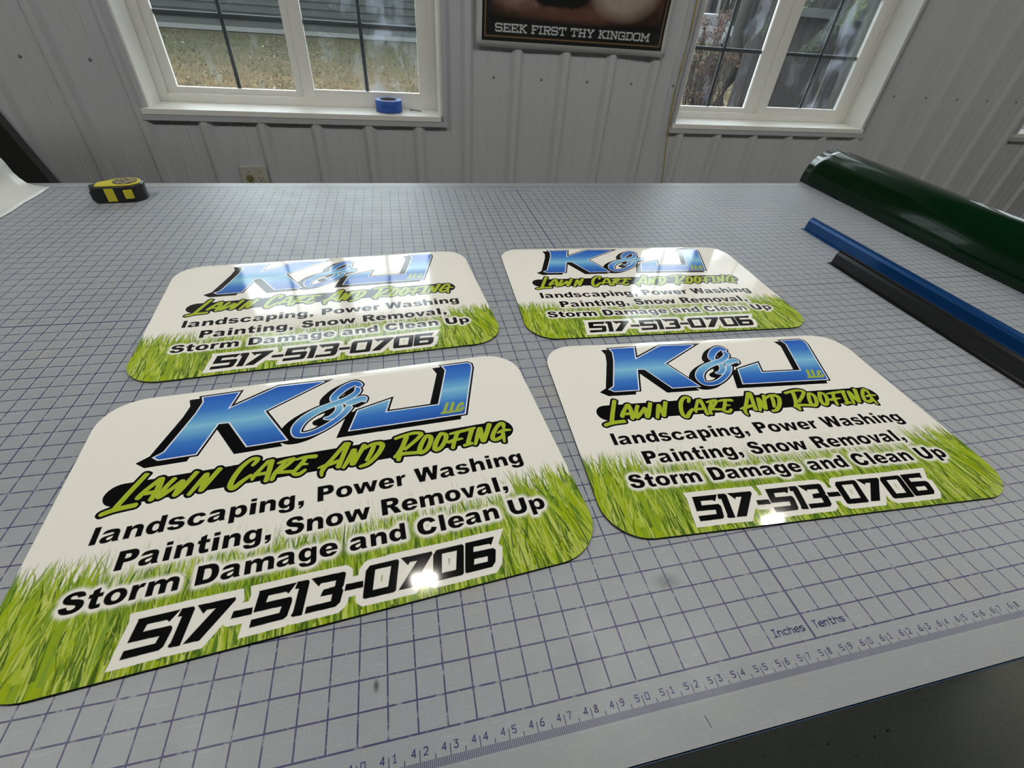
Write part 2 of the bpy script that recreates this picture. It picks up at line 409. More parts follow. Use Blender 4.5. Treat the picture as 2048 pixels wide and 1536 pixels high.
# ruler numbers and labels printed on the mat
F7 = {'0': [[(0, 1), (1, 1), (1, 0), (0, 0), (0, 1)]], '1': [[(.15, .8), (.5, 1), (.5, 0)], [(.15, 0), (.85, 0)]], '2': [[(0, .85), (.3, 1), (.8, 1), (1, .75), (.9, .5), (0, 0), (1, 0)]],
 '3': [[(0, 1), (1, 1), (.45, .6), (.9, .5), (1, .2), (.75, 0), (.2, 0), (0, .15)]], '4': [[(.8, 0), (.8, 1), (0, .3), (1, .3)]], '5': [[(1, 1), (0, 1), (0, .55), (.8, .58), (1, .3), (.8, 0), (0, .05)]],
 '6': [[(.9, 1), (.3, .9), (0, .5), (0, .1), (.3, 0), (.8, 0), (1, .25), (.8, .55), (.05, .5)]], '7': [[(0, 1), (1, 1), (.4, 0)]], '8': [[(.5, .55), (.1, .75), (.3, 1), (.7, 1), (.9, .75), (.5, .55), (0, .25), (.2, 0), (.8, 0), (1, .25), (.5, .55)]],
 '9': [[(1, .55), (.2, .45), (0, .75), (.3, 1), (.8, 1), (1, .8), (1, .4), (.7, 0), (.1, 0)]],
 'I': [[(.1, 1), (.9, 1)], [(.5, 1), (.5, 0)], [(.1, 0), (.9, 0)]], 'n': [[(0, 0), (0, .7)], [(0, .5), (.4, .7), (.9, .6), (.95, 0)]], 'c': [[(1, .6), (.5, .7), (0, .5), (0, .15), (.5, 0), (1, .1)]],
 'h': [[(0, 0), (0, 1)], [(0, .5), (.4, .7), (.9, .6), (.95, 0)]], 'e': [[(0, .36), (1, .36), (.9, .62), (.5, .7), (0, .5), (0, .15), (.5, 0), (.95, .08)]], 's': [[(.95, .62), (.5, .7), (.05, .6), (.1, .4), (.9, .3), (.95, .1), (.5, 0), (0, .08)]],
 'T': [[(0, 1), (1, 1)], [(.5, 1), (.5, 0)]], 't': [[(.4, 1), (.4, .1), (.65, 0), (.95, .05)], [(0, .7), (.9, .7)]]}
def glyph_strokes(mb, ch, x, y, w, h, t, rot=False, z=.004):
    for pl in F7[ch]:
        for (ax, ay), (bx, by) in zip(pl, pl[1:]):
            a = Vector((ax * w, ay * h)); b = Vector((bx * w, by * h)); d = (b - a).normalized(); nn = Vector((-d.y, d.x)) * t / 2
            q = [a - d * t * .4 + nn, b + d * t * .4 + nn, b + d * t * .4 - nn, a - d * t * .4 - nn]
            q = [(-p.x, -p.y) if rot else (p.x, p.y) for p in q]
            mb.add([(x + p[0], y + p[1], z) for p in q], [(0, 1, 2, 3)])
m = MB()
for k in range(1, 116):
    s_ = '%02d' % k if k < 100 else str(k)
    a, b = (s_[0], s_[1]) if k < 100 else (s_[:2], s_[2])
    if k < 10: a = ''
    for (side_y, rt) in ((-.62, False), (56.62, True)):
        sg = -1 if rt else 1
        for j, ch in enumerate(a[::-1]): glyph_strokes(m, ch, k - sg * (.27 + .17 * j), side_y, .13, .21, .036, rt)
        glyph_strokes(m, b, k + sg * .13, side_y, .13, .21, .036, rt)
for s_, x0 in (('Inches', 56.28), ('Tenths', 58.27)):
    for j, ch in enumerate(s_): glyph_strokes(m, ch, x0 + j * .262, .36, .19, .27, .05)
for s_, x0 in (('Inches', 59.72), ('Tenths', 57.73)):
    for j, ch in enumerate(s_): glyph_strokes(m, ch, x0 - j * .262, 55.64, .19, .27, .05, True)
m.build('ruler_numbers', simple('blue_print', srgb(52, 56, 116), .45), mat, recalc=False)

# ------------------------------------------------------------------ printed artwork (painted procedurally, stored as vertex colours)
SW, SH = 24.0, 15.68
K_POLY=[(4.98,15.02),(6.85,15.08),(6.44,13.66),(9.01,15.15),(11.62,15.06),(8.38,13.06),(9.73,10.45),(7.81,10.44),(6.7,12.54),(6.12,12.59),(5.41,10.46),(3.75,10.46),(3.51,10.67),(3.89,10.93),(4.86,13.66),(5.08,14.61)]
J_POLY=[(19.06,15.06),(20.72,15.08),(20.9,14.91),(20.89,14.52),(19.53,10.33),(13.0,10.41),(13.52,11.91),(15.36,12.47),(15.03,11.43),(18.19,11.4),(19.2,14.6)]
DIG={'5': [[(5.0,2.02),(6.44,2.02),(6.12,1.61),(6.02,1.71),(5.37,1.72),(5.3,1.47),(6.21,1.46),(6.28,1.37),(6.28,1.25),(6.12,0.69),(5.99,0.6),(4.77,0.59),(4.82,0.9),(5.82,0.9),(5.89,1.14),(4.86,1.16),(5.01,1.94)]],'1': [[(6.47,2.04),(6.88,2.02),(6.94,1.92),(6.68,0.58),(6.34,0.59),(6.26,0.67),(6.34,0.79),(6.52,1.72),(6.36,1.73)]],'7': [[(7.0,2.02),(8.36,2.0),(8.38,1.87),(7.31,0.58),(6.75,0.6),(7.68,1.72),(7.37,1.73),(7.27,1.6)]],'-': [[(8.35,1.42),(9.05,1.4),(9.03,1.11),(8.28,1.13)]],'3': [[(11.19,2.03),(12.5,2.01),(12.58,1.93),(12.47,1.41),(12.4,1.29),(12.45,1.19),(12.31,0.71),(12.13,0.58),(10.97,0.59),(11.03,0.87),(11.95,0.86),(12.01,1.13),(11.54,1.15),(11.67,1.42),(12.12,1.45),(12.16,1.69),(11.57,1.71),(11.49,1.59)]],'0': [[(13.55,2.01),(14.71,2.01),(14.78,1.91),(14.51,0.63),(14.42,0.57),(13.25,0.59),(13.18,0.67),(13.37,1.8)],[(13.76,1.76),(14.42,1.75),(14.21,0.88),(13.6,0.89)]],'6': [[(17.73,2.02),(19.09,2.02),(18.85,1.62),(18.77,1.71),(18.06,1.73),(18.0,1.5),(18.91,1.47),(19.0,1.35),(18.84,0.81),(18.64,0.6),(17.48,0.6),(17.44,0.68)],[(17.96,1.15),(18.56,1.14),(18.5,0.9),(17.89,0.91)]]}
LAWN=[[(3.46,9.62,0.27),(3.0,8.61,0.28),(2.64,7.76,0.28)],[(2.15,7.52,0.26),(2.65,7.67,0.28),(3.48,7.74,0.28)],[(3.44,8.13,0.3),(3.59,8.44,0.26),(3.85,8.77,0.26),(4.13,9.13,0.24)],[(4.18,9.12,0.36),(4.17,8.48,0.3),(4.01,7.87,0.26)],[(3.49,8.34,0.2),(4.12,8.34,0.24)],[(4.77,8.99,0.26),(4.5,8.52,0.26),(4.31,7.96,0.28)],[(4.31,7.96,0.28),(4.58,8.16,0.26),(5.17,8.76,0.26)],[(5.16,8.73,0.28),(5.09,8.37,0.28),(5.01,7.93,0.3)],[(4.99,7.94,0.3),(5.21,8.22,0.26),(5.71,9.2,0.26)],[(6.16,8.94,0.24),(5.88,8.36,0.26),(5.59,7.78,0.2)],[(6.18,8.94,0.26),(6.15,8.42,0.28),(6.11,7.93,0.28)],[(6.08,7.94,0.3),(6.32,8.38,0.28),(6.74,9.17,0.28)],[(8.24,9.0,0.2),(8.42,9.27,0.24),(8.4,9.41,0.24),(8.12,9.41,0.24),(7.71,8.97,0.28),(7.43,8.33,0.28),(7.36,7.87,0.28),(7.53,7.72,0.28),(7.86,8.04,0.26),(8.23,8.36,0.18)],[(8.31,8.04,0.14),(8.37,8.25,0.24),(8.65,8.67,0.2),(8.97,9.12,0.22)],[(9.11,9.11,0.32),(9.06,8.51,0.26),(8.95,7.77,0.24)],[(8.41,8.3,0.2),(8.99,8.33,0.2)],[(9.43,8.85,0.14),(9.79,8.94,0.22),(10.19,8.99,0.22)],[(10.17,8.93,0.24),(9.9,8.62,0.2),(9.6,8.35,0.16)],[(9.39,8.24,0.2),(9.83,8.17,0.2),(10.24,8.11,0.2)],[(9.79,8.84,0.2),(9.38,8.31,0.22),(9.21,7.79,0.22)],[(10.29,8.89,0.12),(10.7,8.95,0.22),(11.27,8.89,0.28)],[(10.73,8.8,0.22),(10.53,8.5,0.24),(10.28,8.15,0.22)],[(10.53,8.52,0.2),(10.88,8.44,0.08)],[(10.16,8.09,0.2),(10.29,7.91,0.24),(10.51,7.89,0.24),(10.76,8.08,0.18)],[(11.56,7.47,0.1),(11.6,7.87,0.24),(12.17,8.64,0.24),(12.78,9.49,0.24)],[(12.89,9.47,0.34),(12.59,8.54,0.26),(12.35,7.86,0.3)],[(11.36,8.05,0.06),(11.72,8.12,0.24),(12.46,8.31,0.22)],[(13.16,8.91,0.26),(12.89,8.29,0.28),(12.59,7.74,0.16)],[(13.19,8.9,0.28),(13.14,8.35,0.3),(13.06,7.91,0.32)],[(13.08,7.9,0.3),(13.42,8.52,0.24),(13.73,9.12,0.3)],[(13.7,8.84,0.14),(14.14,9.07,0.22),(14.6,9.04,0.3)],[(14.64,8.96,0.32),(14.62,8.74,0.3),(14.32,8.24,0.28),(13.84,7.77,0.24),(13.42,7.65,0.18)],[(14.2,8.91,0.26),(14.01,8.44,0.26),(13.77,7.99,0.2)],[(15.36,9.2,0.2),(15.88,9.33,0.22),(16.43,9.4,0.22),(16.83,9.29,0.24)],[(16.84,9.24,0.26),(16.47,8.85,0.24),(15.76,8.28,0.2)],[(15.99,9.23,0.3),(15.68,8.51,0.28),(15.3,7.89,0.28)],[(15.22,7.89,0.26),(15.62,8.01,0.24),(16.44,7.91,0.22)],[(15.46,7.92,0.26),(15.36,7.58,0.22)],[(17.03,9.01,0.24),(16.71,8.49,0.28),(16.53,8.02,0.28),(16.62,7.86,0.26),(16.95,8.06,0.26),(17.23,8.59,0.28),(17.26,8.93,0.28),(17.04,9.02,0.24)],[(17.87,9.02,0.24),(17.55,8.52,0.28),(17.36,8.04,0.28),(17.45,7.87,0.26),(17.75,8.05,0.26),(18.06,8.55,0.28),(18.11,8.88,0.28),(17.87,9.03,0.24)],[(18.34,8.87,0.12),(18.87,8.92,0.22),(19.45,8.97,0.2)],[(18.79,8.84,0.24),(18.53,8.36,0.24),(18.31,7.77,0.22)],[(18.15,8.27,0.22),(18.52,8.35,0.22),(18.99,8.37,0.1)],[(19.39,8.98,0.2),(19.86,9.03,0.14)],[(19.65,8.96,0.3),(19.39,8.39,0.26),(19.2,7.97,0.26)],[(18.92,7.83,0.18),(19.45,7.91,0.2)],[(20.09,8.94,0.26),(19.83,8.36,0.26),(19.56,7.74,0.16)],[(20.12,8.93,0.3),(20.07,8.38,0.3),(20.05,7.91,0.28)],[(20.08,7.9,0.28),(20.39,8.46,0.28),(20.73,9.13,0.32)],[(21.46,8.66,0.2),(21.51,8.98,0.26),(21.27,8.97,0.26),(20.86,8.51,0.26),(20.63,8.03,0.28),(20.78,7.86,0.26),(21.17,8.01,0.22),(21.33,8.24,0.2)],[(21.0,8.34,0.12),(21.42,8.46,0.22),(21.79,8.4,0.12)],[(21.31,8.29,0.24),(21.2,7.56,0.12)]]
LLC=[[(18.7,11.43,0.14),(18.54,11.07,0.14),(18.36,10.66,0.14)],[(19.06,11.4,0.14),(18.88,10.99,0.14),(18.75,10.67,0.14)],[(19.57,11.11,0.12),(19.56,11.27,0.12),(19.36,11.1,0.13),(19.19,10.85,0.13),(19.16,10.72,0.13),(19.33,10.64,0.13),(19.55,10.88,0.12)],[(18.17,10.63,0.08),(18.67,10.64,0.12),(19.38,10.63,0.06)]]
AMP=[[(13.72,14.24,0.34),(13.43,14.49,0.42),(12.83,14.17,0.46),(12.36,13.66,0.44),(12.2,13.33,0.4),(12.34,12.9,0.4),(12.49,12.51,0.36),(12.43,12.15,0.36),(12.21,11.84,0.36),(11.94,11.68,0.26),(11.69,11.7,0.12)],[(13.54,14.0,0.2),(13.61,13.78,0.3),(13.39,13.44,0.34),(12.84,13.06,0.36),(12.09,12.78,0.4),(11.21,12.39,0.44),(10.54,11.85,0.48),(10.21,11.25,0.5),(10.26,10.72,0.36),(10.72,10.61,0.32),(11.32,10.77,0.32),(12.04,11.21,0.32),(12.68,11.8,0.32),(13.04,12.37,0.36)],[(12.81,12.76,0.08),(13.11,12.73,0.4),(13.58,12.9,0.44),(13.88,12.95,0.36),(13.95,12.66,0.08)]]

class Canvas:
    def __init__(s, w, h, ppi, col):
        s.ppi = ppi; s.W = int(round(w * ppi)); s.H = int(round(h * ppi))
        s.rgb = np.empty((s.H, s.W, 3), np.float32); s.rgb[:] = col
    def fill(s, polys, box=None):
        """even-odd mask (sub-window) of polygons given in inches"""
        P = [np.asarray(p, float) * s.ppi for p in polys]
        al = np.vstack(P)
        x0, y0 = np.maximum(np.floor(al.min(0)).astype(int) - 1, 0); x1, y1 = np.ceil(al.max(0)).astype(int) + 2
        x1 = min(x1, s.W); y1 = min(y1, s.H)
        if x1 <= x0 or y1 <= y0: return None
        tog = np.zeros((y1 - y0, x1 - x0 + 1), np.int32)
        for p in P:
            q = np.roll(p, -1, 0)
            for (ax, ay), (bx, by) in zip(p, q):
                if ay == by: continue
                if ay > by: ax, ay, bx, by = bx, by, ax, ay
                r0 = max(int(math.ceil(ay - .5)), y0); r1 = min(int(math.ceil(by - .5)), y1)
                if r1 <= r0: continue
                yy = np.arange(r0, r1)
                xi = ax + (yy + .5 - ay) * (bx - ax) / (by - ay)
                ci = np.clip(np.ceil(xi - .5).astype(int) - x0, 0, x1 - x0)
                np.add.at(tog, (yy - y0, ci), 1)
        m = (np.cumsum(tog[:, :-1], 1) % 2).astype(bool)
        return (x0, y0, m)
    def full(s, parts):
        f = np.zeros((s.H, s.W), bool)
        for pr in parts:
            if pr is None: continue
            x0, y0, m = pr; f[y0:y0 + m.shape[0], x0:x0 + m.shape[1]] |= m
        return f
    def dil(s, f, r):
        R = r * s.ppi; n = int(R)
        ys, xs = np.nonzero(f)
        if len(ys) == 0: return f
        ya, yb = max(ys.min() - n - 2, 0), min(ys.max() + n + 3, s.H); xa, xb = max(xs.min() - n - 2, 0), min(xs.max() + n + 3, s.W)
        g = f[ya:yb, xa:xb]; out = g.copy(); H, W = g.shape
        for dy in range(-n, n + 1):
            w = int(math.sqrt(max(R * R - dy * dy, 0)))
            cs = np.concatenate([np.zeros((H, w + 1), np.int32), np.cumsum(g, 1, dtype=np.int32)], 1)
            cs = np.concatenate([cs, np.repeat(cs[:, -1:], w, 1)], 1)
            h = (cs[:, 2 * w + 1:] - cs[:, :W]) > 0
            if dy >= 0: out[dy:] |= h[:H - dy]
            else: out[:dy] |= h[-dy:]
        r_ = f.copy(); r_[ya:yb, xa:xb] = out; return r_
    def blur(s, a, r):
        n = max(1, int(r * s.ppi)); a = a.astype(np.float32)
        for _ in range(3):
            for ax in (0, 1):
                c = np.cumsum(np.pad(a, [(n + 1, n) if i == ax else (0, 0) for i in (0, 1)], mode='edge'), axis=ax, dtype=np.float64)
                a = ((np.take(c, range(2 * n + 1, c.shape[ax]), ax) - np.take(c, range(0, c.shape[ax] - 2 * n - 1), ax)) / (2 * n + 1)).astype(np.float32)
        return a
    def paint(s, f, col):
        s.rgb[f] = col
    def blend(s, alpha, col):
        s.rgb += alpha[..., None] * (np.asarray(col, np.float32) - s.rgb)
    def half(s):
        h, w = s.H // 2 * 2, s.W // 2 * 2
        a = s.rgb[:h, :w]; return (a[0::2, 0::2] + a[1::2, 0::2] + a[0::2, 1::2] + a[1::2, 1::2]) / 4

def lin(r, g, b): return np.array(srgb(r, g, b)[:3], np.float32)

def strokes(st, smooth=3):
    """brush strokes (x, y, width) -> outline polygons"""
    res = []
    for pts in st:
        p = np.array(pts, float)
        if len(p) > 2:
            t = np.arange(len(p)); tt = np.linspace(0, len(p) - 1, (len(p) - 1) * 8 + 1); q = []
            for u in tt:
                i = min(int(u), len(p) - 2); f = u - i
                p0, p1, p2, p3 = p[max(i - 1, 0)], p[i], p[i + 1], p[min(i + 2, len(p) - 1)]
                q.append(.5 * ((2 * p1) + (-p0 + p2) * f + (2 * p0 - 5 * p1 + 4 * p2 - p3) * f * f + (-p0 + 3 * p1 - 3 * p2 + p3) * f ** 3))
            p = np.array(q)
        for i in range(len(p) - 1):
            a, b = p[i], p[i + 1]; d = b[:2] - a[:2]; L = np.hypot(*d)
            if L < 1e-4: continue
            nrm = np.array([-d[1], d[0]]) / L
            res.append([a[:2] + nrm * a[2] / 2, b[:2] + nrm * b[2] / 2, b[:2] - nrm * b[2] / 2, a[:2] - nrm * a[2] / 2])
            if 0 < i:
                res.append([a[:2] + a[2] / 2 * np.array([math.cos(k), math.sin(k)]) for k in np.linspace(0, 2 * math.pi, 10)[:-1]])
    return res

def mitre(poly, r, lim=2.6):
    """polygons covering the outward mitred border of a closed polygon"""
    p = np.array(poly, float); n = len(p)
    ar = sum(p[i][0] * p[(i + 1) % n][1] - p[(i + 1) % n][0] * p[i][1] for i in range(n))
    if ar < 0: p = p[::-1]
    res = [p]
    for i in range(n):
        a, b, c = p[i - 1], p[i], p[(i + 1) % n]
        d1 = (b - a) / np.hypot(*(b - a)); d2 = (c - b) / np.hypot(*(c - b))
        n1 = np.array([d1[1], -d1[0]]); n2 = np.array([d2[1], -d2[0]])
        res.append([b, b + n2 * r, c + n2 * r, c])
        if d1[0] * d2[1] - d1[1] * d2[0] > 0:
            h = n1 + n2; k = 2 / max(h @ h, 1e-6)
            if math.sqrt(k * k * (h @ h)) < lim * 1.2: res.append([b, b + n1 * r, b + h * k * r, b + n2 * r])
            else: res.append([b, b + n1 * r, b + n2 * r])
    return res

# heavy grotesque lettering: outlines in 1/1000 em
GL = {
'l': (333, ["M66 0L66 716L267 716L267 0Z"]),
'i': (333, ["M66 0L66 519L267 519L267 0Z", "M66 581L66 716L267 716L267 581Z"]),
'n': (667, ["M55 0L55 519L232 519L232 436Q272 486 310 508Q350 531 407 531Q502 531 557 475Q612 420 612 330L612 0L422 0L422 285Q422 331 405 350Q388 370 352 370Q305 370 275 338Q245 305 245 245L245 0Z"]),
'h': (667, ["M55 0L55 716L245 716L245 452Q283 494 321 512Q359 531 412 531Q504 531 558 475Q612 420 612 330L612 0L422 0L422 285Q422 331 405 350Q388 370 352 370Q305 370 275 338Q245 305 245 245L245 0Z"]),
'm': (1000, ["M54 0L54 519L230 519L230 443Q268 491 306 511Q345 531 400 531Q459 531 493 510Q528 489 550 446Q595 494 632 512Q669 531 723 531Q835 531 890 478Q946 426 946 325L946 0L757 0L757 300Q757 374 690 374Q596 374 596 270L596 0L407 0L407 290Q407 374 339 374Q244 374 244 270L244 0Z"]),
'r': (444, ["M55 0L55 519L233 519L233 434Q258 487 285 509Q312 531 352 531Q393 531 442 505L384 370Q351 384 331 384Q294 384 274 353Q245 310 245 192L245 0Z"]),
'a': (667, ["M40 361L222 380Q233 367 249 378Q272 393 318 393Q354 393 368 379Q383 365 383 330Q347 316 315 307Q283 299 176 277Q87 259 53 223Q20 187 20 130Q20 70 66 29Q112 -12 201 -12Q267 -12 318 15Q355 31 392 67Q396 43 404 22L412 0L612 0Q580 57 575 77Q571 97 571 131L571 349Q571 427 519 481Q470 531 295 531Q149 531 95 479Q52 440 40 361Z", "M383 248Q344 234 301 223Q243 207 228 192Q212 176 212 156Q212 134 228 119Q243 105 273 105Q305 105 332 120Q383 150 383 214Z"]),
'c': (667, ["M435 198L614 178Q584 82 520 35Q455 -12 345 -12Q190 -12 110 65Q30 143 30 256Q30 378 110 454Q190 531 340 531Q460 531 523 489Q586 448 611 360L433 336Q427 364 408 380Q385 399 345 399Q290 399 258 358Q225 320 225 250Q225 188 257 152Q289 120 339 120Q380 120 404 138Q425 158 435 198Z"]),
's': (611, ["M25 146L212 163Q224 130 245 115Q267 101 303 101Q343 101 365 118Q382 131 382 150Q382 172 359 184Q343 192 272 205Q166 223 125 239Q84 254 56 291Q28 327 28 374Q28 425 58 462Q88 499 140 515Q193 531 281 531Q374 531 418 517Q463 503 492 473Q522 443 542 392L363 375Q356 400 338 412Q314 428 280 428Q246 428 230 416Q214 404 214 386Q214 367 234 357Q254 347 320 339Q421 328 470 308Q519 288 545 252Q571 215 571 171Q571 127 544 85Q518 43 460 15Q403 -12 304 -12Q164 -12 105 28Q45 68 25 146Z"]),
'e': (667, ["M632 211L249 211Q254 166 273 144Q300 112 343 112Q371 112 396 126Q411 135 429 157L615 140Q573 67 513 35Q454 -12 343 -12Q190 -12 111 62Q32 140 32 258Q32 380 110 455Q189 531 327 531Q480 531 556 455Q632 380 632 231Z", "M436 302Q431 357 406 380Q382 404 342 404Q296 404 269 368Q252 345 247 302Z"]),
'p': (667, ["M54 -198L54 519L231 519L231 442Q268 488 298 504Q340 531 400 531Q504 531 570 455Q636 380 636 256Q636 130 567 59Q500 -12 395 -12Q350 -12 313 3Q275 18 245 48L245 -198Z", "M244 258Q244 190 272 157Q300 124 343 124Q384 124 411 155Q438 187 438 262Q438 331 410 364Q382 397 341 397Q299 397 271 363Q244 330 244 258Z"]),
'd': (667, ["M612 716L612 0L436 0L436 77Q399 31 368 14Q326 -12 267 -12Q163 -12 97 65Q31 140 31 264Q31 390 100 460Q165 531 272 531Q317 531 354 516Q391 501 421 471L421 716Z", "M423 261Q423 329 395 362Q367 395 324 395Q283 395 256 364Q229 332 229 257Q229 188 257 155Q285 122 326 122Q368 122 396 155Q423 189 423 261Z"]),
'g': (667, ["M435 519L612 519L612 6Q612 -90 560 -150Q500 -210 331 -210Q176 -210 118 -163Q60 -117 60 -39L61 -20L244 -41Q251 -67 271 -77Q290 -87 322 -87Q373 -87 397 -65Q421 -43 421 12L421 71Q390 38 360 22Q318 0 264 0Q158 0 94 77Q31 150 31 264Q31 392 100 462Q165 531 269 531Q325 531 361 512Q397 493 435 440Z", "M423 272Q423 332 395 364Q367 395 322 395Q282 395 256 364Q229 333 229 266Q229 202 257 170Q284 139 326 139Q369 139 396 172Q423 205 423 272Z"]),
',': (333, ["M66 191L267 191L267 56Q267 -20 234 -71Q195 -122 110 -151L70 -73Q118 -57 138 -36Q158 -14 158 0L66 0Z"]),
't': (444, ["M110 640L300 716L300 519L415 519L415 375L300 375L300 192Q300 132 348 132Q373 132 413 145L427 9Q353 -12 280 -12Q110 -12 110 160L110 375L35 375L35 519L110 519Z"]),
'w': (944, ["M5 519L196 519L283 225L378 519L566 519L663 226L749 519L939 519L778 0L594 0L472 325L350 0L167 0Z"]),
'v': (611, ["M6 519L203 519L306 175L411 519L603 519L399 0L209 0Z"]),
'o': (667, ["M333 531Q490 531 564 452Q637 375 637 260Q637 145 564 66Q490 -12 334 -12Q180 -12 105 66Q30 145 30 260Q30 375 105 452Q180 531 333 531Z", "M333 399Q290 399 258 366Q225 330 225 259Q225 188 258 154Q290 120 334 120Q378 120 410 154Q442 188 442 260Q442 330 410 366Q378 399 333 399Z"]),
'P': (722, ["M74 0L74 716L442 716Q562 716 622 659Q682 602 682 496Q682 387 617 326Q551 265 416 265L295 265L295 0Z", "M295 409L349 409Q413 409 439 431Q465 453 465 488Q465 522 442 545Q420 569 359 569L295 569Z"]),
'W': (1000, ["M3 716L211 716L287 310L397 716L605 716L714 310L789 716L997 716L840 0L624 0L500 430L377 0L161 0Z"]),
'R': (778, ["M74 0L74 716L443 716Q560 716 640 670Q720 620 720 518Q720 459 695 415Q670 372 625 345Q597 328 548 317Q587 304 605 291Q630 275 671 208L778 0L528 0L410 218Q388 260 370 273Q346 290 315 290L296 290L296 0Z", "M296 426L389 426Q440 426 470 440Q497 460 497 499Q497 533 475 552Q453 570 393 570L296 570Z"]),
'C': (778, ["M530 288L724 230Q705 149 663 94Q622 40 560 12Q498 -12 402 -12Q286 -12 213 22Q139 56 86 141Q32 226 32 359Q32 537 126 632Q221 728 394 728Q529 728 607 673Q684 619 722 505L527 461Q516 494 505 509Q487 535 460 548Q433 562 400 562Q325 562 284 501Q254 456 254 359Q254 240 290 195Q327 151 393 151Q458 151 491 187Q524 223 530 288Z"]),
'U': (833, ["M538 716L759 716L759 290Q759 226 739 170Q720 113 678 71Q636 29 590 12Q527 -12 437 -12Q300 -12 223 24Q148 70 101 170Q74 239 74 290L74 716L295 716L295 279Q295 221 328 188Q360 156 416 156Q473 156 505 188Q538 220 538 280Z"]),
'D': (778, ["M72 0L72 716L401 716Q498 716 558 690Q617 663 656 614Q695 565 713 500Q730 435 730 362Q730 248 704 185Q678 122 632 80Q586 37 533 22Q461 0 401 0Z", "M294 554L294 162L348 162Q417 162 447 178Q476 193 493 231Q509 270 509 357Q509 471 472 513Q434 554 348 554Z"]),
'S': (722, ["M39 237L248 250Q255 199 276 172Q310 129 373 129Q420 129 446 151Q471 173 471 202Q471 229 447 251Q423 273 336 292Q194 324 133 377Q72 430 72 512Q72 566 103 614Q135 662 198 695Q261 728 371 728Q506 728 577 678Q648 628 661 518L454 506Q446 553 419 575Q393 597 346 597Q308 597 288 580Q269 564 269 541Q269 524 285 510Q301 496 360 484Q505 453 568 421Q631 390 660 343Q688 296 688 238Q688 170 650 112Q613 55 545 22Q478 -12 375 -12Q194 -12 124 58Q55 127 39 237Z"]),
' ': (333, []),
}
def path(d):
    import re
    tok = re.findall(r'[MLQZ]|-?\d+', d); pts = []; i = 0; cmd = None
    while i < len(tok):
        if tok[i] in 'MLQZ':
            cmd = tok[i]; i += 1
            if cmd == 'Z': break
        if cmd in 'ML': pts.append((float(tok[i]), float(tok[i + 1]))); i += 2
        else:
            c = (float(tok[i]), float(tok[i + 1])); e = (float(tok[i + 2]), float(tok[i + 3])); a = pts[-1]; i += 4
            for k in range(1, 6):
                t = k / 5; pts.append(tuple((1 - t) ** 2 * a[j] + 2 * t * (1 - t) * c[j] + t * t * e[j] for j in (0, 1)))
    return np.array(pts)
def text(cv, s, x0, x1, base, cap):
    """mask of a line of heavy lettering stretched between x0 and x1"""
    tot = sum(GL[c][0] for c in s) - 130; sx = (x1 - x0) / tot; sy = cap / 716; x = x0 - 66 * sx; parts = []
    for c in s:
        adv, paths = GL[c]
        ps = [path(d) * (sx, sy) + (x, base) for d in paths]
        if c == 'i':
            parts += [cv.fill([p]) for p in ps]
        elif ps: parts.append(cv.fill(ps))
        x += adv * sx
    return cv.full(parts)

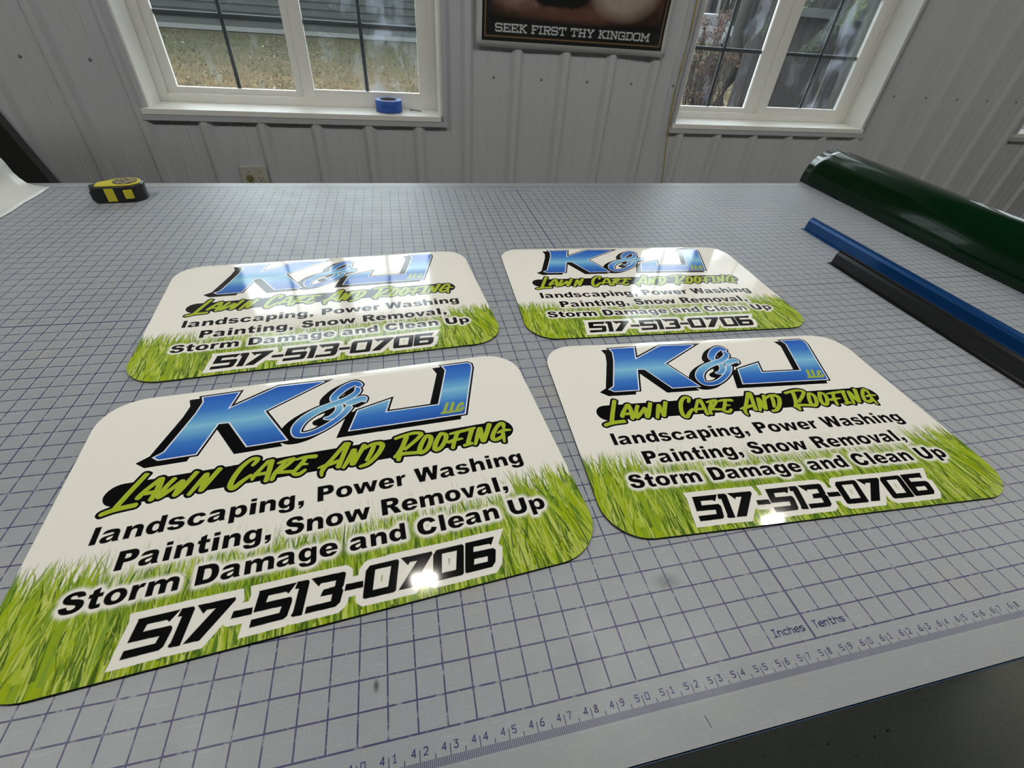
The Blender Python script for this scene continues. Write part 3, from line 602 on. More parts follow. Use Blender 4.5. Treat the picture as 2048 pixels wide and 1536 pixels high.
def sign_art():
    rng = random.Random(7)
    white = lin(243, 240, 230)
    cv = Canvas(SW, SH, 100, white)
    # grass photograph-like illustration along the bottom
    pal = [lin(*c) for c in ((146, 172, 40), (122, 152, 44), (92, 128, 40), (172, 192, 62), (76, 104, 32), (196, 208, 104), (160, 180, 30), (134, 164, 54))]
    def blade(x, y0, h, w, lean, col, a=1.0):
        n = 7; L = []; R = []
        for i in range(n + 1):
            t = i / n; cx = x + lean * t * t; cy = y0 + h * t; ww = w * (1 - t) ** .75 / 2
            L.append((cx - ww, cy)); R.append((cx + ww, cy))
        pr = cv.fill([L + R[::-1]])
        if pr is None: return
        x0, yy, m = pr; sub = cv.rgb[yy:yy + m.shape[0], x0:x0 + m.shape[1]]
        if a >= 1: sub[m] = col
        else: sub[m] += a * (col - sub[m])
    def side(x): return max(0, 1 - x / 3.6), max(0, 1 - (SW - x) / 4.2)
    # thin tall back blades, faded behind the lettering
    for k in range(520):
        x = rng.uniform(0, SW); l, r = side(x); e = max(l, r)
        h = rng.uniform(.3, 1.0)
        top = 4.4 + h * (1.4 if e > 0 or rng.random() < .4 else .8)
        fade = .3 + .7 * min(1, e * 3 + .25)
        y0 = rng.uniform(2.6, 3.6); w = rng.uniform(.05, .16) * (1 + e)
        blade(x, y0, top - y0, w, rng.gauss(0, .35) - .2 * r, rng.choice(pal), fade * rng.uniform(.6, 1))
    for k in range(1100):
        x = rng.uniform(0, SW); l, r = side(x); e = max(l, r)
        y0 = rng.uniform(-.5, 2.6); top = rng.uniform(3.2, 4.7) + .5 * e
        blade(x, y0, top - y0, rng.uniform(.08, .26) * (1 + .5 * e), rng.gauss(0, .4), rng.choice(pal))
    # solid body that closes the lower half
    yy = (np.arange(cv.H) + .5) / 100
    al = np.clip((3.1 - yy) / 1.3, 0, 1)[:, None] * np.ones((1, cv.W), np.float32)
    cv.blend(al * .75, lin(128, 158, 42))
    for k in range(1500):
        x = rng.uniform(-.3, SW + .3); l, r = side(x); e = max(l, r)
        y0 = rng.uniform(-1.6, 1.0); top = y0 + rng.uniform(1.2, 3.0) * (1 + .3 * e)
        big = e > .25
        w = rng.uniform(.2, .55) if big and rng.random() < .5 else rng.uniform(.06, .24)
        col = rng.choice(pal[:4] + [pal[6], pal[0], pal[6]]) if w > .3 else rng.choice(pal)
        blade(x, y0, min(top, 4.6 + e) - y0, w, rng.gauss(0, .35) + .25 * l - .45 * r, col)
    for k in range(420):   # dark gaps and lit streaks
        x = rng.uniform(0, SW); l, r = side(x); y0 = rng.uniform(-1, 1.4)
        blade(x, y0, rng.uniform(1.0, 2.6), rng.uniform(.03, .11), rng.gauss(0, .3) - .4 * r + .2 * l, pal[4] if k % 2 else pal[5], .85)
    # lettering masks
    t1 = text(cv, 'landscaping, Power Washing', 2.17, 21.78, 5.91, .92)
    t2 = text(cv, 'Painting, Snow Removal,', 3.5, 20.5, 4.38, .93)
    t3 = text(cv, 'Storm Damage and Clean Up', 2.1, 21.95, 2.89, .88)
    # soft white glow behind the lines
    for t, g in ((t1, .9), (t2, .9), (t3, 1.0)):
        a = np.clip(cv.blur(cv.dil(t, .12), .07) * 1.5 * g, 0, 1); cv.blend(a, white)
    # phone number plate and digits
    seq = [('5', 0), ('1', 0), ('7', 0), ('-', 0), ('5', 4.215), ('1', 4.2), ('3', 0), ('-', 4.2), ('0', 0), ('7', 7.85), ('0', 2.87), ('6', 0)]
    plate, dig = [], []
    for c, dx in seq:
        ps = [np.array(p) + (dx, 0) for p in DIG[c]]
        dig.append(cv.fill(ps)); plate += [cv.fill([q]) for q in (mitre(ps[0], .3) if c in '576' else [ps[0]])]
        if len(ps) > 1: plate.append(cv.fill(ps))
    pm = cv.full(plate); dm = cv.full(dig)
    pm &= ~cv.full([cv.fill([np.array(DIG['0'][1]) + (dx, 0)]) for dx in (0, 2.87)])
    pm |= cv.dil(dm, .29)
    cv.paint(pm, white); cv.paint(dm, lin(14, 14, 15))
    ink = lin(15, 15, 16)
    for t in (t1, t2, t3):
        cv.paint(cv.dil(t, .06), white)
    for t in (t1, t2, t3): cv.paint(t, ink)
    # strapline on its black bar
    k = np.linspace(-math.pi / 2, math.pi / 2, 14)
    bar = [(21.3 + .68 * math.cos(a), 8.56 + .70 * math.sin(a)) for a in k] + [(2.62 - .68 * math.cos(a), 8.53 - .67 * math.sin(a)) for a in k]
    lw = cv.full([cv.fill([p]) for p in strokes([[(a, b, c * .80) for a, b, c in st] for st in LAWN])])
    lw = cv.dil(lw, .02)
    blk = cv.dil(lw, .14) | cv.full([cv.fill([bar])])
    cv.paint(cv.dil(blk, .05), lin(250, 249, 244)); cv.paint(blk, ink)
    cv.paint(lw, lin(196, 208, 96)); 
    inner = ~cv.dil(~lw & cv.dil(lw, .06), .025) & lw
    cv.paint(inner, lin(170, 190, 48))
    # monogram
    kp = cv.full([cv.fill([K_POLY])]); jp = cv.full([cv.fill([J_POLY])])
    kw = cv.full([cv.fill([p]) for p in mitre(K_POLY, .07)]); jw = cv.full([cv.fill([p]) for p in mitre(J_POLY, .07)])
    kb = cv.full([cv.fill([p]) for p in mitre(K_POLY, .19, 4.5)]); jb = cv.full([cv.fill([p]) for p in mitre(J_POLY, .19, 4.5)])
    amp = [cv.full([cv.fill([p]) for p in strokes([st])]) for st in AMP]
    am = amp[0] | amp[1] | amp[2]; ab = cv.dil(am, .17)
    def shift(m, dx, dy):
        o = np.zeros_like(m); ix, iy = int(dx * 100), int(dy * 100)
        o[:iy, :ix] = m[-iy:, -ix:]; return o
    allb = kb | jb | ab
    sh = shift(allb, -.46, -.25)
    for q in (.25, .5, .75): sh |= shift(ab, -.46 * q, -.25 * q)
    cv.paint(cv.dil(allb | sh, .05), lin(250, 249, 244))
    cv.paint(sh, ink); cv.paint(kb, ink); cv.paint(ab, ink); cv.paint(jb, ink)
    ys = (np.arange(cv.H) + .5) / 100
    stops = [(10.2, (44, 88, 176)), (11.4, (64, 124, 204)), (12.3, (118, 182, 222)), (12.6, (138, 198, 226)), (12.9, (112, 178, 222)), (13.8, (66, 128, 208)), (15.2, (42, 92, 190))]
    gx = np.stack([np.interp(ys, [s[0] for s in stops], [lin(*s[1])[c] for s in stops]) for c in range(3)], 1).astype(np.float32)
    G = np.broadcast_to(gx[:, None, :], cv.rgb.shape)
    wht = lin(240, 246, 250)
    for wm, bm_ in ((kw, kp), (cv.dil(amp[0], .06), amp[0]), (cv.dil(amp[1], .06), amp[1]), (cv.dil(amp[2], .06), amp[2]), (jw, jp)):
        cv.paint(wm, wht); cv.rgb[bm_] = G[bm_]
    ll = cv.full([cv.fill([p]) for p in strokes(LLC)])
    cv.blend(cv.blur(cv.dil(ll, .03), .02) * .9, lin(168, 196, 96)); cv.paint(ll, lin(166, 184, 60))
    return cv.half()

def vcol_material(name, rough=.12, coat=.0, spec=.5):
    t = NT(name); a = t.n('ShaderNodeAttribute'); a.attribute_name = 'ink'
    t.l(a.outputs['Color'], t.b.inputs['Base Color'])
    t.b.inputs['Roughness'].default_value = rough; t.b.inputs['Specular IOR Level'].default_value = spec
    t.b.inputs['Coat Weight'].default_value = coat; t.b.inputs['Coat Roughness'].default_value = .02
    return t

def grid_mesh(name, img, w, h, zf, mat, corner=0.0):
    """dense sheet carrying one colour per vertex; img rows run bottom to top"""
    H, W, _ = img.shape
    xs = (np.arange(W) + .5) * w / W; ys = (np.arange(H) + .5) * h / H
    xs[0] = 0; xs[-1] = w; ys[0] = 0; ys[-1] = h
    X, Y = np.meshgrid(xs, ys)
    keep = np.ones((H - 1, W - 1), bool)
    if corner:
        r = corner
        for cx, cy, sx, sy in ((r, r, -1, -1), (w - r, r, 1, -1), (w - r, h - r, 1, 1), (r, h - r, -1, 1)):
            dx = (X - cx) * sx; dy = (Y - cy) * sy; d = np.hypot(dx, dy); q = (dx > 0) & (dy > 0)
            cc = q & (d > r)
            kc = (dx[:-1, :-1] + dx[1:, 1:]) / 2; kd = (dy[:-1, :-1] + dy[1:, 1:]) / 2
            keep &= ~((kc > 0) & (kd > 0) & (np.hypot(kc, kd) > r))
            near = cc & (d < r + 2.5 * w / W)
            X[near] = (cx + sx * dx[near] / d[near] * r); Y[near] = (cy + sy * dy[near] / d[near] * r)
    Z = zf(X, Y)
    co = np.stack([X * S, Y * S, Z * S], -1).reshape(-1, 3).astype(np.float32)
    ii, jj = np.nonzero(keep); a = ii * W + jj
    F = np.stack([a, a + 1, a + W + 1, a + W], 1)
    used = np.zeros(H * W, bool); used[F.ravel()] = True
    remap = np.cumsum(used) - 1; F = remap[F]; co = co[used]; colr = img.reshape(-1, 3)[used]
    me = bpy.data.meshes.new(name)
    me.vertices.add(len(co)); me.vertices.foreach_set('co', co.ravel())
    me.loops.add(F.size); me.loops.foreach_set('vertex_index', F.ravel().astype(np.int32))
    me.polygons.add(len(F)); me.polygons.foreach_set('loop_start', (np.arange(len(F)) * 4).astype(np.int32))
    me.polygons.foreach_set('use_smooth', np.ones(len(F), bool))
    me.update(calc_edges=True)
    at = me.attributes.new('ink', 'FLOAT_COLOR', 'POINT')
    at.data.foreach_set('color', np.concatenate([colr, np.ones((len(colr), 1), np.float32)], 1).astype(np.float32).ravel())
    me.materials.append(mat)
    return me

# ------------------------------------------------------------------ the four lawn signs
SIGN_R = 2.25
def sign_z(X, Y):
    # vinyl faced sheet, edges relaxing down onto the mat
    e = SH - Y
    t = np.clip(1 - e / .8, 0, 1)
    return .12 - .06 * t * t
ART = sign_art()
sm = vcol_material('glossy_laminated_print', rough=.07, spec=.5)
nz = sm.noise(sm.coords('Object', (1, 1, 1)), 9, 2)
sm.bump(nz, .3, .0010)
face_me = grid_mesh('printed_face', ART, SW, SH, sign_z, sm.m, SIGN_R)
black_vinyl = simple('black_magnet_sheet', srgb(22, 22, 22), .6)
def sign(x, y, ang, label):
    r = empty('yard_sign', (x, y, 0)); r.rotation_euler.z = ang
    tag(r, label, 'sign', 'lawn care signs laid out on the cutting mat')
    if not SIGN_PROTO:
        m = MB(); n = 14
        pts = rounded(SW, SH, SIGN_R, n)
        # backing follows the droop of the face
        top = []; ins = rounded(SW, SH, SIGN_R, n, .004)
        m2 = MB(); rim = [(px_, py_, float(sign_z(np.float64(px_), np.float64(py_))) - .004) for px_, py_ in pts]
        k = len(pts)
        # subdivide straight sides so the rim follows the curve
        P = []
        for i in range(k):
            a, b = pts[i], pts[(i + 1) % k]; L = math.dist(a, b); q = max(1, int(L / .4))
            P += [(a[0] + (b[0] - a[0]) * j / q, a[1] + (b[1] - a[1]) * j / q) for j in range(q)]
        k = len(P)
        zt = [float(sign_z(np.float64(p[0]), np.float64(p[1]))) - .004 for p in P]
        m2.add([(p[0], p[1], .012) for p in P] + [(p[0], p[1], z) for p, z in zip(P, zt)], [(i, (i + 1) % k, k + (i + 1) % k, k + i) for i in range(k)])
        m2.add([(p[0], p[1], .012) for p in P], [tuple(range(k))[::-1]])
        me = bpy.data.meshes.new('backing'); me.from_pydata([(a * S, b * S, c * S) for a, b, c in m2.v], [], m2.f); me.materials.append(black_vinyl)
        SIGN_PROTO.append(me)
    for nm, me in (('backing', SIGN_PROTO[0]), ('printed_face', face_me)):
        o = bpy.data.objects.new(nm, me); COL.objects.link(o); o.parent = r
    return r
SIGN_PROTO = []
sign(26.978, 3.302, .0775, 'white sign with blue K&J and green grass, nearest, at lower left of the four')
sign(25.71, 20.386, .0764, 'white K&J grass sign at upper left, window glare greying its lettering')
sign(51.445, 22.063, -.0414, 'white K&J grass sign at upper right, its top corner washed out by window reflection')
sign(51.208, 5.47, -.0499, 'white K&J grass sign at lower right, bright spot at its far right corner')

# ------------------------------------------------------------------ things on the table
# curved dark green sheet, open arch running along the right side
gm = NT('gloss_green_vinyl'); v = gm.coords('Object', (1, 1, 1))
gm.l(gm.mix(gm.noise(v, 3, 2), (.0008, .012, .0035, 1), (.0012, .019, .005, 1)), gm.b.inputs['Base Color'])
gm.b.inputs['Roughness'].default_value = .13; gm.b.inputs['Coat Weight'].default_value = .1; gm.b.inputs['Specular IOR Level'].default_value = .3; gm.b.inputs['Coat Roughness'].default_value = .03
gm.bump(gm.noise(v, 2.5, 2), .15, .004)
arc = []
for k in range(0, 41):
    a = math.pi - (math.pi + .25) * k / 40
    cx = 4.2; arc.append((cx + 4.2 * math.cos(a) * (1 if a > math.pi / 2 else 1.15), 4.68 * max(math.sin(a), -.02) ** .85 if math.sin(a) > 0 else 0.02 + .0 * a))
arc = [p for p in arc if not (p[1] <= .021 and p[0] > 4.2)] + [(9.0, .04), (10.2, .03)]
base_line = [(-26, 104.2), (6, 102.6), (24, 102.45), (32, 102.6), (38.6, 103.0), (47.5, 103.8), (59.5, 104.45)]
yy_ = np.linspace(-26, 59.5, 44); xx_ = np.interp(yy_, [p[0] for p in base_line], [p[1] for p in base_line])
m = MB(); n = len(arc); vs = []
th = .03
for yv, xv in zip(yy_, xx_):
    for (ax, az) in arc: vs.append((xv + ax, yv, az + .02))
fs = [(i * n + j, i * n + j + 1, (i + 1) * n + j + 1, (i + 1) * n + j) for i in range(len(yy_) - 1) for j in range(n - 1)]
m.add(vs, fs, True)
g = m.build('vinyl_sheet', gm.m, None, (104, 17, 0))
tag(g, 'glossy dark green vinyl sheet arched over the right end of the mat', 'vinyl sheet')
so = g.modifiers.new('thickness', 'SOLIDIFY'); so.thickness = .03 * S; so.offset = -1

def channel(name, x0, y0, x1, y1, mat_, label):
    d = Vector((x1 - x0, y1 - y0)).normalized(); nx = Vector((-d.y, d.x))      # towards +x
    pr = [(0, 0), (0, .06), (.40, .07), (.47, .16), (.52, .55), (.58, .95), (.70, 1.22), (.86, 1.34), (1.05, 1.36), (1.28, 1.26), (1.45, 1.05), (1.56, .7), (1.62, .35), (1.66, .07), (2.0, .06), (2.0, 0),
          (1.6, 0), (1.5, .30), (1.42, .68), (1.32, .96), (1.18, 1.14), (1.0, 1.24), (.86, 1.22), (.77, 1.12), (.68, .9), (.62, .5), (.56, .1), (.50, 0)]
    m = MB(); n = len(pr); L = (Vector((x1, y1)) - Vector((x0, y0))).length
    vs = [(x0 + d.x * s_ + nx.x * a, y0 + d.y * s_ + nx.y * a, z + .004) for s_ in (0, L) for a, z in pr]
    m.add(vs, [(j, (j + 1) % n, n + (j + 1) % n, n + j) for j in range(n)], False)
    tri = tessellate_polygon([[Vector((a, z, 0)) for a, z in pr]])
    m.add(vs[:n], list(tri)); m.add(vs[n:], [t_[::-1] for t_ in tri])
    o_ = m.build(name, mat_, None, ((x0 + x1) / 2, (y0 + y1) / 2, 0)); tag(o_, label, 'metal channel', 'humped channels lying side by side')
    bv = o_.modifiers.new('soft_edges', 'BEVEL'); bv.width = .03 * S; bv.segments = 2; bv.limit_method = 'ANGLE'; bv.angle_limit = .6
    return o_
blue_an = simple('blue_anodised', (.0015, .060, .215, 1), .32, metal=.55, coat=.35, var=.02, coat_rough=.15)
black_an = simple('black_anodised', (.006, .006, .0065, 1), .3, metal=.2, coat=.3, var=.02, coat_rough=.12)
channel('metal_channel', 90.15, 41.2, 88.2, -24, blue_an, 'blue metal channel with rounded hump, lying nearer the green sheet')
channel('metal_channel', 86.25, 32.25, 84.8, -24, black_an, 'black metal channel with rounded hump, lying left of the blue one')

# tape measure lying on its side
tp = tag(empty('tape_measure', (14.6, 53.4, 0)), 'black and yellow tape measure lying flat near the far left corner of the mat', 'tape measure')
blackp = simple('black_rubber', srgb(20, 20, 21), .38, coat=.2, coat_rough=.3); yel = simple('yellow_plastic', srgb(206, 196, 40), .4, coat=.3); steel = simple('bright_steel', srgb(170, 172, 174), .25, metal=1.0)
lab_m = NT('printed_grey_label'); lv = lab_m.coords('Object', (1, 1, 1))
lab_m.l(lab_m.ramp(lab_m.noise(lv, 160, 3), [(.44, srgb(60, 56, 44)), (.56, srgb(170, 160, 120))]), lab_m.b.inputs['Base Color']); lab_m.b.inputs['Roughness'].default_value = .25
ang = math.radians(8)
def rotp(px_, py_): return (14.6 + px_ * math.cos(ang) - py_ * math.sin(ang), 53.4 + px_ * math.sin(ang) + py_ * math.cos(ang))
def outline(sc=1.0, dx=0.0):
    pts_ = []
    for k in range(25):
        a = -math.pi / 2 + math.pi * k / 24; pts_.append((.55 + 1.55 * math.cos(a) * sc + dx, 1.5 * math.sin(a) * sc))
    pts_ += [(-.6 * sc + dx, 1.28 * sc), (-1.5 * sc + dx, .62 * sc), (-2.25 * sc + dx, .1 * sc), (-2.42 * sc + dx, -.25 * sc), (-2.42 * sc + dx, -1.25 * sc), (-2.2 * sc + dx, -1.5 * sc)]
    return pts_
def shell(name, z0, z1, out, mt_, bev=.12):
    bm = bmesh.new(); q = [bm.verts.new((*rotp(*p), z0)) for p in out]; f_ = bm.faces.new(q)
    r_ = bmesh.ops.extrude_face_region(bm, geom=[f_])
    for v_ in [e for e in r_['geom'] if isinstance(e, bmesh.types.BMVert)]: v_.co.z = z1
    bmesh.ops.recalc_face_normals(bm, faces=bm.faces)
    ed = [e for e in bm.edges if abs(e.verts[0].co.z - e.verts[1].co.z) < 1e-6]
    if bev: bmesh.ops.bevel(bm, geom=ed, offset=bev, segments=4, affect='EDGES', profile=.5)
    q = MB(); q.bm(bm); return q.build(name, mt_, tp, (14.6, 53.4, 0))
shell('case', .02, 1.62, outline(), blackp, .16)
shell('face_plate', 1.56, 1.72, [(p[0] * .86 + .1, p[1] * .86 + .02) for p in outline()], yel, .08)
lb = [(.5 + 1.0 * math.cos(a), .02 + .98 * math.sin(a)) for a in [2 * math.pi * k / 36 for k in range(36)]]
shell('black_ring', 1.70, 1.742, [(.5 + 1.1 * math.cos(a), .02 + 1.08 * math.sin(a)) for a in [2 * math.pi * k / 36 for k in range(36)]], blackp, .01)
shell('label_disc', 1.70, 1.765, lb, lab_m.m, .01)
# yellow grip band and square lock button on the near side
shell('grip_band', .18, 1.46, [(-1.15, -1.3), (-1.15, -1.535), (-.35, -1.545), (-.35, -1.3)], yel, .03)
shell('lock_button', .42, 1.28, [(.45, -1.3), (.45, -1.60), (.62, -1.66), (1.12, -1.60), (1.2, -1.52), (1.2, -1.2)], yel, .06)
m = MB(); a_, b_ = rotp(-2.40, -.4), rotp(-2.40, -1.25)
m.prism([rotp(-2.40, -.45), rotp(-2.50, -.45), rotp(-2.56, -1.3), rotp(-2.42, -1.35), rotp(-2.40, -1.2)], .28, 1.15); m.build('end_hook', steel, tp, (14.6, 53.4, 0))
shell('mouth', 1.2, 1.55, [(-2.35, .05), (-2.62, -.1), (-2.66, -.35), (-2.4, -.55)], blackp, .05)

# white sheet coming down onto the mat at the far left
prof_s = [(6.15, .05), (5.5, .09), (4.7, .22), (4.14, .5), (3.8, .95), (3.52, 1.5), (3.4, 2.1), (3.3, 2.6), (3.1, 3.1), (2.4, 4.3), (1.2, 5.6), (-.6, 6.6), (-3, 7.2), (-7, 7.4)]
m = MB(); ys_ = np.linspace(57.0, 20, 38); vs = []
for i, yv in enumerate(ys_):
    f_ = min(1, (57.0 - yv) / 9.0)                 # the lift dies away towards the viewer
    for (px_, pz) in prof_s:
        lx = 6.15 - (6.15 - px_) * (1 + 1.2 * f_); vs.append((lx + .05 * math.sin(yv * 1.3), yv, .05 + max(0, pz - .05) * (1 - .55 * f_) ))
n = len(prof_s); m.add(vs, [(i * n + j, i * n + j + 1, (i + 1) * n + j + 1, (i + 1) * n + j) for i in range(len(ys_) - 1) for j in range(n - 1)], True)
ws = NT('white_release_sheet'); wv_ = ws.coords('Object', (1, 1, 1)); ws.l(ws.mix(ws.noise(wv_, 7, 4), srgb(196, 198, 192), srgb(224, 225, 218)), ws.b.inputs['Base Color']); ws.b.inputs['Roughness'].default_value = .35
ws.bump(ws.noise(wv_, 6, 3), .3, .004)
o_ = m.build('release_sheet', ws.m, None, (0, 40, 0)); tag(o_, 'white plastic sheet curling up from the far left corner of the mat', 'sheet')
so = o_.modifiers.new('thickness', 'SOLIDIFY'); so.thickness = .02 * S; so.offset = 1
# black board leaning behind the table at far left
bk = tag(empty('leaning_board', (-4, 63, -Z0)), 'black board with dark grey edge leaning between table and wall at far left', 'board')
def lx(z): return 3.18 - .274 * (z + 1.42)
zb, zt_ = -Z0 + .02, 26.0
m = MB(); w_ = 34
m.add([(lx(z) - d_ , y_, z) for z in (zb, zt_) for y_ in (64.0, 64.3) for d_ in (0.95, w_)], [(0, 1, 3, 2), (4, 6, 7, 5), (0, 4, 5, 1), (2, 3, 7, 6), (0, 2, 6, 4), (1, 5, 7, 3)])
m.build('panel', simple('matte_black_board', (.004, .004, .005, 1), .7), bk, (-4, 63, -Z0))
m = MB(); m.add([(lx(z) - d_, y_, z) for z in (zb, zt_) for y_ in (63.9, 64.3) for d_ in (0, .95)], [(0, 1, 3, 2), (4, 6, 7, 5), (0, 4, 5, 1), (2, 3, 7, 6), (0, 2, 6, 4), (1, 5, 7, 3)])
m.build('edge_strip', simple('dark_grey_edge', srgb(58, 60, 60), .5), bk, (-4, 63, -Z0))

# ------------------------------------------------------------------ things on the wall and sills
tr_ = tag(empty('tape_roll', (42.8, 97.3, WB)), 'roll of blue masking tape standing flat on the left window sill', 'tape')
bl = NT('blue_tape'); bv_ = bl.coords('Object', (1, 1, 1)); bl.l(bl.mix(bl.noise(bv_, 40, 2), srgb(34, 84, 168), srgb(48, 100, 188)), bl.b.inputs['Base Color']); bl.b.inputs['Roughness'].default_value = .5
vs, fs = lathe([(1.58, .06), (2.36, .06), (2.40, .1), (2.40, 1.92), (2.36, 1.96), (1.58, 1.96)], 56, (42.8, 97.3, WB))
m = MB(); m.add(vs, fs, True)
ob = m.build('tape_winding', bl.m, tr_, (42.8, 97.3, WB)); 
vs, fs = lathe([(1.58, .03), (1.58, 1.97), (1.46, 1.97), (1.46, .03), (1.58, .03)], 48, (42.8, 97.3, WB))
m = MB(); m.add(vs, fs, True); m.build('cardboard_core', simple('printed_cardboard_core', srgb(96, 92, 84), .8, var=.2, scale=80), tr_, (42.8, 97.3, WB))
m = MB(); m.tube([(46.9, 98.6, WB + .16), (48.7, 97.7, WB + .1)], .075, 8); m.tube([(46.85, 98.62, WB + .17), (46.95, 98.57, WB + .165)], .16, 10)
tag(m.build('screw_nail', simple('dull_steel_nail', srgb(120, 116, 110), .4, metal=.7), None, (47.8, 98.1, WB)), 'small steel nail lying on the left window sill beside the tape roll', 'nail')

ol = tag(empty('wall_outlet', (17.3, WY, -10.1)), 'double outlet with square beige cover plate low on the wall behind the table', 'outlet')
plate_m = simple('beige_plate', srgb(186, 184, 172), .45, var=.02); socket_t = simple('tan_socket', srgb(140, 130, 96), .45); socket_w = simple('ivory_socket', srgb(196, 190, 172), .45); hole_m = simple('dark_slot', (.01, .01, .01, 1), .8)
o = (17.3, WY, -10.1)
m = MB(); m.box(15.0, 19.6, WY - .72, WY, -12.4, -7.85, .12); m.build('cover_plate', plate_m, ol, o)
for x, mt_, lb_ in ((16.45, socket_t, 'tan socket'), (18.33, socket_w, 'ivory socket')):
    z = -9.95; vs = []; n = 28
    m = MB()
    ring = [(x + .70 * math.cos(a), z + .70 * math.sin(a)) for a in [2 * math.pi * k / n for k in range(n)]]
    m.add([(p[0], WY - .70, p[1]) for p in ring] + [(x + (p[0] - x) * .94, WY - .84, z + (p[1] - z) * .94) for p in ring], [(i, (i + 1) % n, n + (i + 1) % n, n + i) for i in range(n)] + [tuple(range(n, 2 * n))])
    rc = m.build('receptacle', mt_, ol, o); rc['label'] = lb_
    m = MB()
    m.box(x - .36, x - .22, WY - .855, WY - .83, z - .02, z + .30); m.box(x + .22, x + .36, WY - .855, WY - .83, z - .02, z + .30); m.box(x - .12, x + .12, WY - .855, WY - .83, z - .42, z - .2, .0)
    m.build('slots', hole_m, rc, o)
    m = MB(); vs, fs = lathe([(.001, 0), (.14, .02), (.16, .06)], 12)
    m.add([(x + a, WY - .74 - (.06 - c_), -8.75 + b_) for a, b_, c_ in vs], fs, True); m.build('plate_screw', screw_m, ol, o)

cb = MB(); cp = [(98.35, 20.8), (98.64, 16.4), (98.6, 12.7), (98.55, 9.8), (98.5, 6.7), (98.7, 4.0), (99.25, 0), (99.5, -2.2), (99.8, -4.2), (100.3, -7), (100.8, -10.4), (101.6, -20), (102.0, -30)]
cp = [(98.1, 60), (98.2, 40)] + cp
cb.tube([(a, WY - .95, z) for a, z in cp], .13, 8)
tag(cb.build('wall_cable', simple('yellow_cable_jacket', srgb(168, 150, 70), .5), None, (99, WY, 0)), 'thin yellow cable hanging down the wall beside the right window', 'cable')

# poster
po = tag(empty('wall_poster', (76.4, WY, 12.1)), 'dark poster with white border on the wall between the windows', 'poster')
o = (76.4, WY, 12.1)
def py(x, z):   # paper rests on the ribs and lifts at its lower right corner
    e = max(0, (x - 84) / 10) * max(0, (17 - z) / 5)
    return WY - .90 - .05 * math.sin(x * .5) * max(0, (20 - z) / 8) - .55 * e * e
def sheet(name, x0, x1, z0, z1, off, mt_, nx=40, nz=30):
    m = MB(); g_ = [(x0 + (x1 - x0) * i / nx, z0 + (z1 - z0) * j / nz) for j in range(nz + 1) for i in range(nx + 1)]
    m.add([(a, py(a, b) - off, b) for a, b in g_], [(j * (nx + 1) + i, j * (nx + 1) + i + 1, (j + 1) * (nx + 1) + i + 1, (j + 1) * (nx + 1) + i) for j in range(nz) for i in range(nx)], True)
    return m.build(name, mt_, po, o, recalc=False)
paper = simple('poster_paper', srgb(196, 198, 196), .5, var=.02)
pp = sheet('paper', 58.45, 94.3, 12.15, 60, 0, paper); sd = pp.modifiers.new('thickness', 'SOLIDIFY'); sd.thickness = .01 * S
pb = simple('poster_black', (.006, .006, .007, 1), .45)
sheet('black_field', 59.45, 93.4, 13.08, 59, .02, pb)
gold = simple('gold_line', srgb(128, 96, 62), .5)
for a in ((59.9, 60.12, 13.62, 58.5, 4, 60), (92.72, 92.94, 13.62, 58.5, 4, 60), (60.12, 92.72, 13.62, 13.84, 40, 3), (60.12, 92.72, 58.28, 58.5, 40, 3)):
    pass
m = MB()
def strip(x0, x1, z0, z1, nx, nz, off=.032):
    g_ = [(x0 + (x1 - x0) * i / nx, z0 + (z1 - z0) * j / nz) for j in range(nz + 1) for i in range(nx + 1)]
    m.add([(a, py(a, b) - off, b) for a, b in g_], [(j * (nx + 1) + i, j * (nx + 1) + i + 1, (j + 1) * (nx + 1) + i + 1, (j + 1) * (nx + 1) + i) for j in range(nz) for i in range(nx)], True)
strip(59.9, 60.12, 13.62, 58.5, 1, 60); strip(92.72, 92.94, 13.62, 58.5, 1, 60); strip(60.12, 92.72, 13.62, 13.84, 40, 1); strip(60.12, 92.72, 58.28, 58.5, 40, 1)
m.build('gold_border', gold, po, o, recalc=False)
art = NT('brown_cloud_print'); av = art.coords('Object', (1, 1, 1))
sxy = art.n('ShaderNodeSeparateXYZ'); art.l(av, sxy.inputs[0])
nn_ = art.noise(av, 4.2, 6, .62); n2_ = art.noise(av, 1.7, 3, .5)
zin = art.math('DIVIDE', sxy.outputs[2], S)        # inches above the poster foot
xin = art.math('DIVIDE', sxy.outputs[0], S)
c1 = art.ramp(art.math('ADD', art.math('MULTIPLY', nn_, .7), art.math('MULTIPLY', n2_, .5)), [(.44, (.006, .004, .004, 1)), (.58, (.05, .018, .010, 1)), (.70, (.16, .085, .06, 1)), (.84, (.34, .24, .19, 1))])
low = art.math('MULTIPLY', art.math('SUBTRACT', zin, 4.2), .35, clamp=True)
c2 = art.mix(low, (.006, .004, .004, 1), c1)
def blob(cx_, cz_, rx_, rz_, k):
    a_ = art.math('DIVIDE', art.math('SUBTRACT', xin, cx_), rx_); b_ = art.math('DIVIDE', art.math('SUBTRACT', zin, cz_), rz_)
    r_ = art.math('SQRT', art.math('ADD', art.math('MULTIPLY', a_, a_), art.math('MULTIPLY', b_, b_)))
    return art.math('MULTIPLY', art.math('SUBTRACT', art.math('ADD', 1.0, art.math('MULTIPLY', art.math('SUBTRACT', nn_, .5), 1.1)), r_), k, clamp=True)
c2 = art.mix(blob(-2, 5.4, 17, 1.7, 1.6), c2, art.mix(nn_, (.03, .010, .006, 1), (.22, .10, .06, 1)))
c2 = art.mix(blob(-11, 7.6, 5.5, 2.8, 2.0), c2, art.mix(nn_, (.10, .045, .035, 1), (.42, .27, .22, 1)))
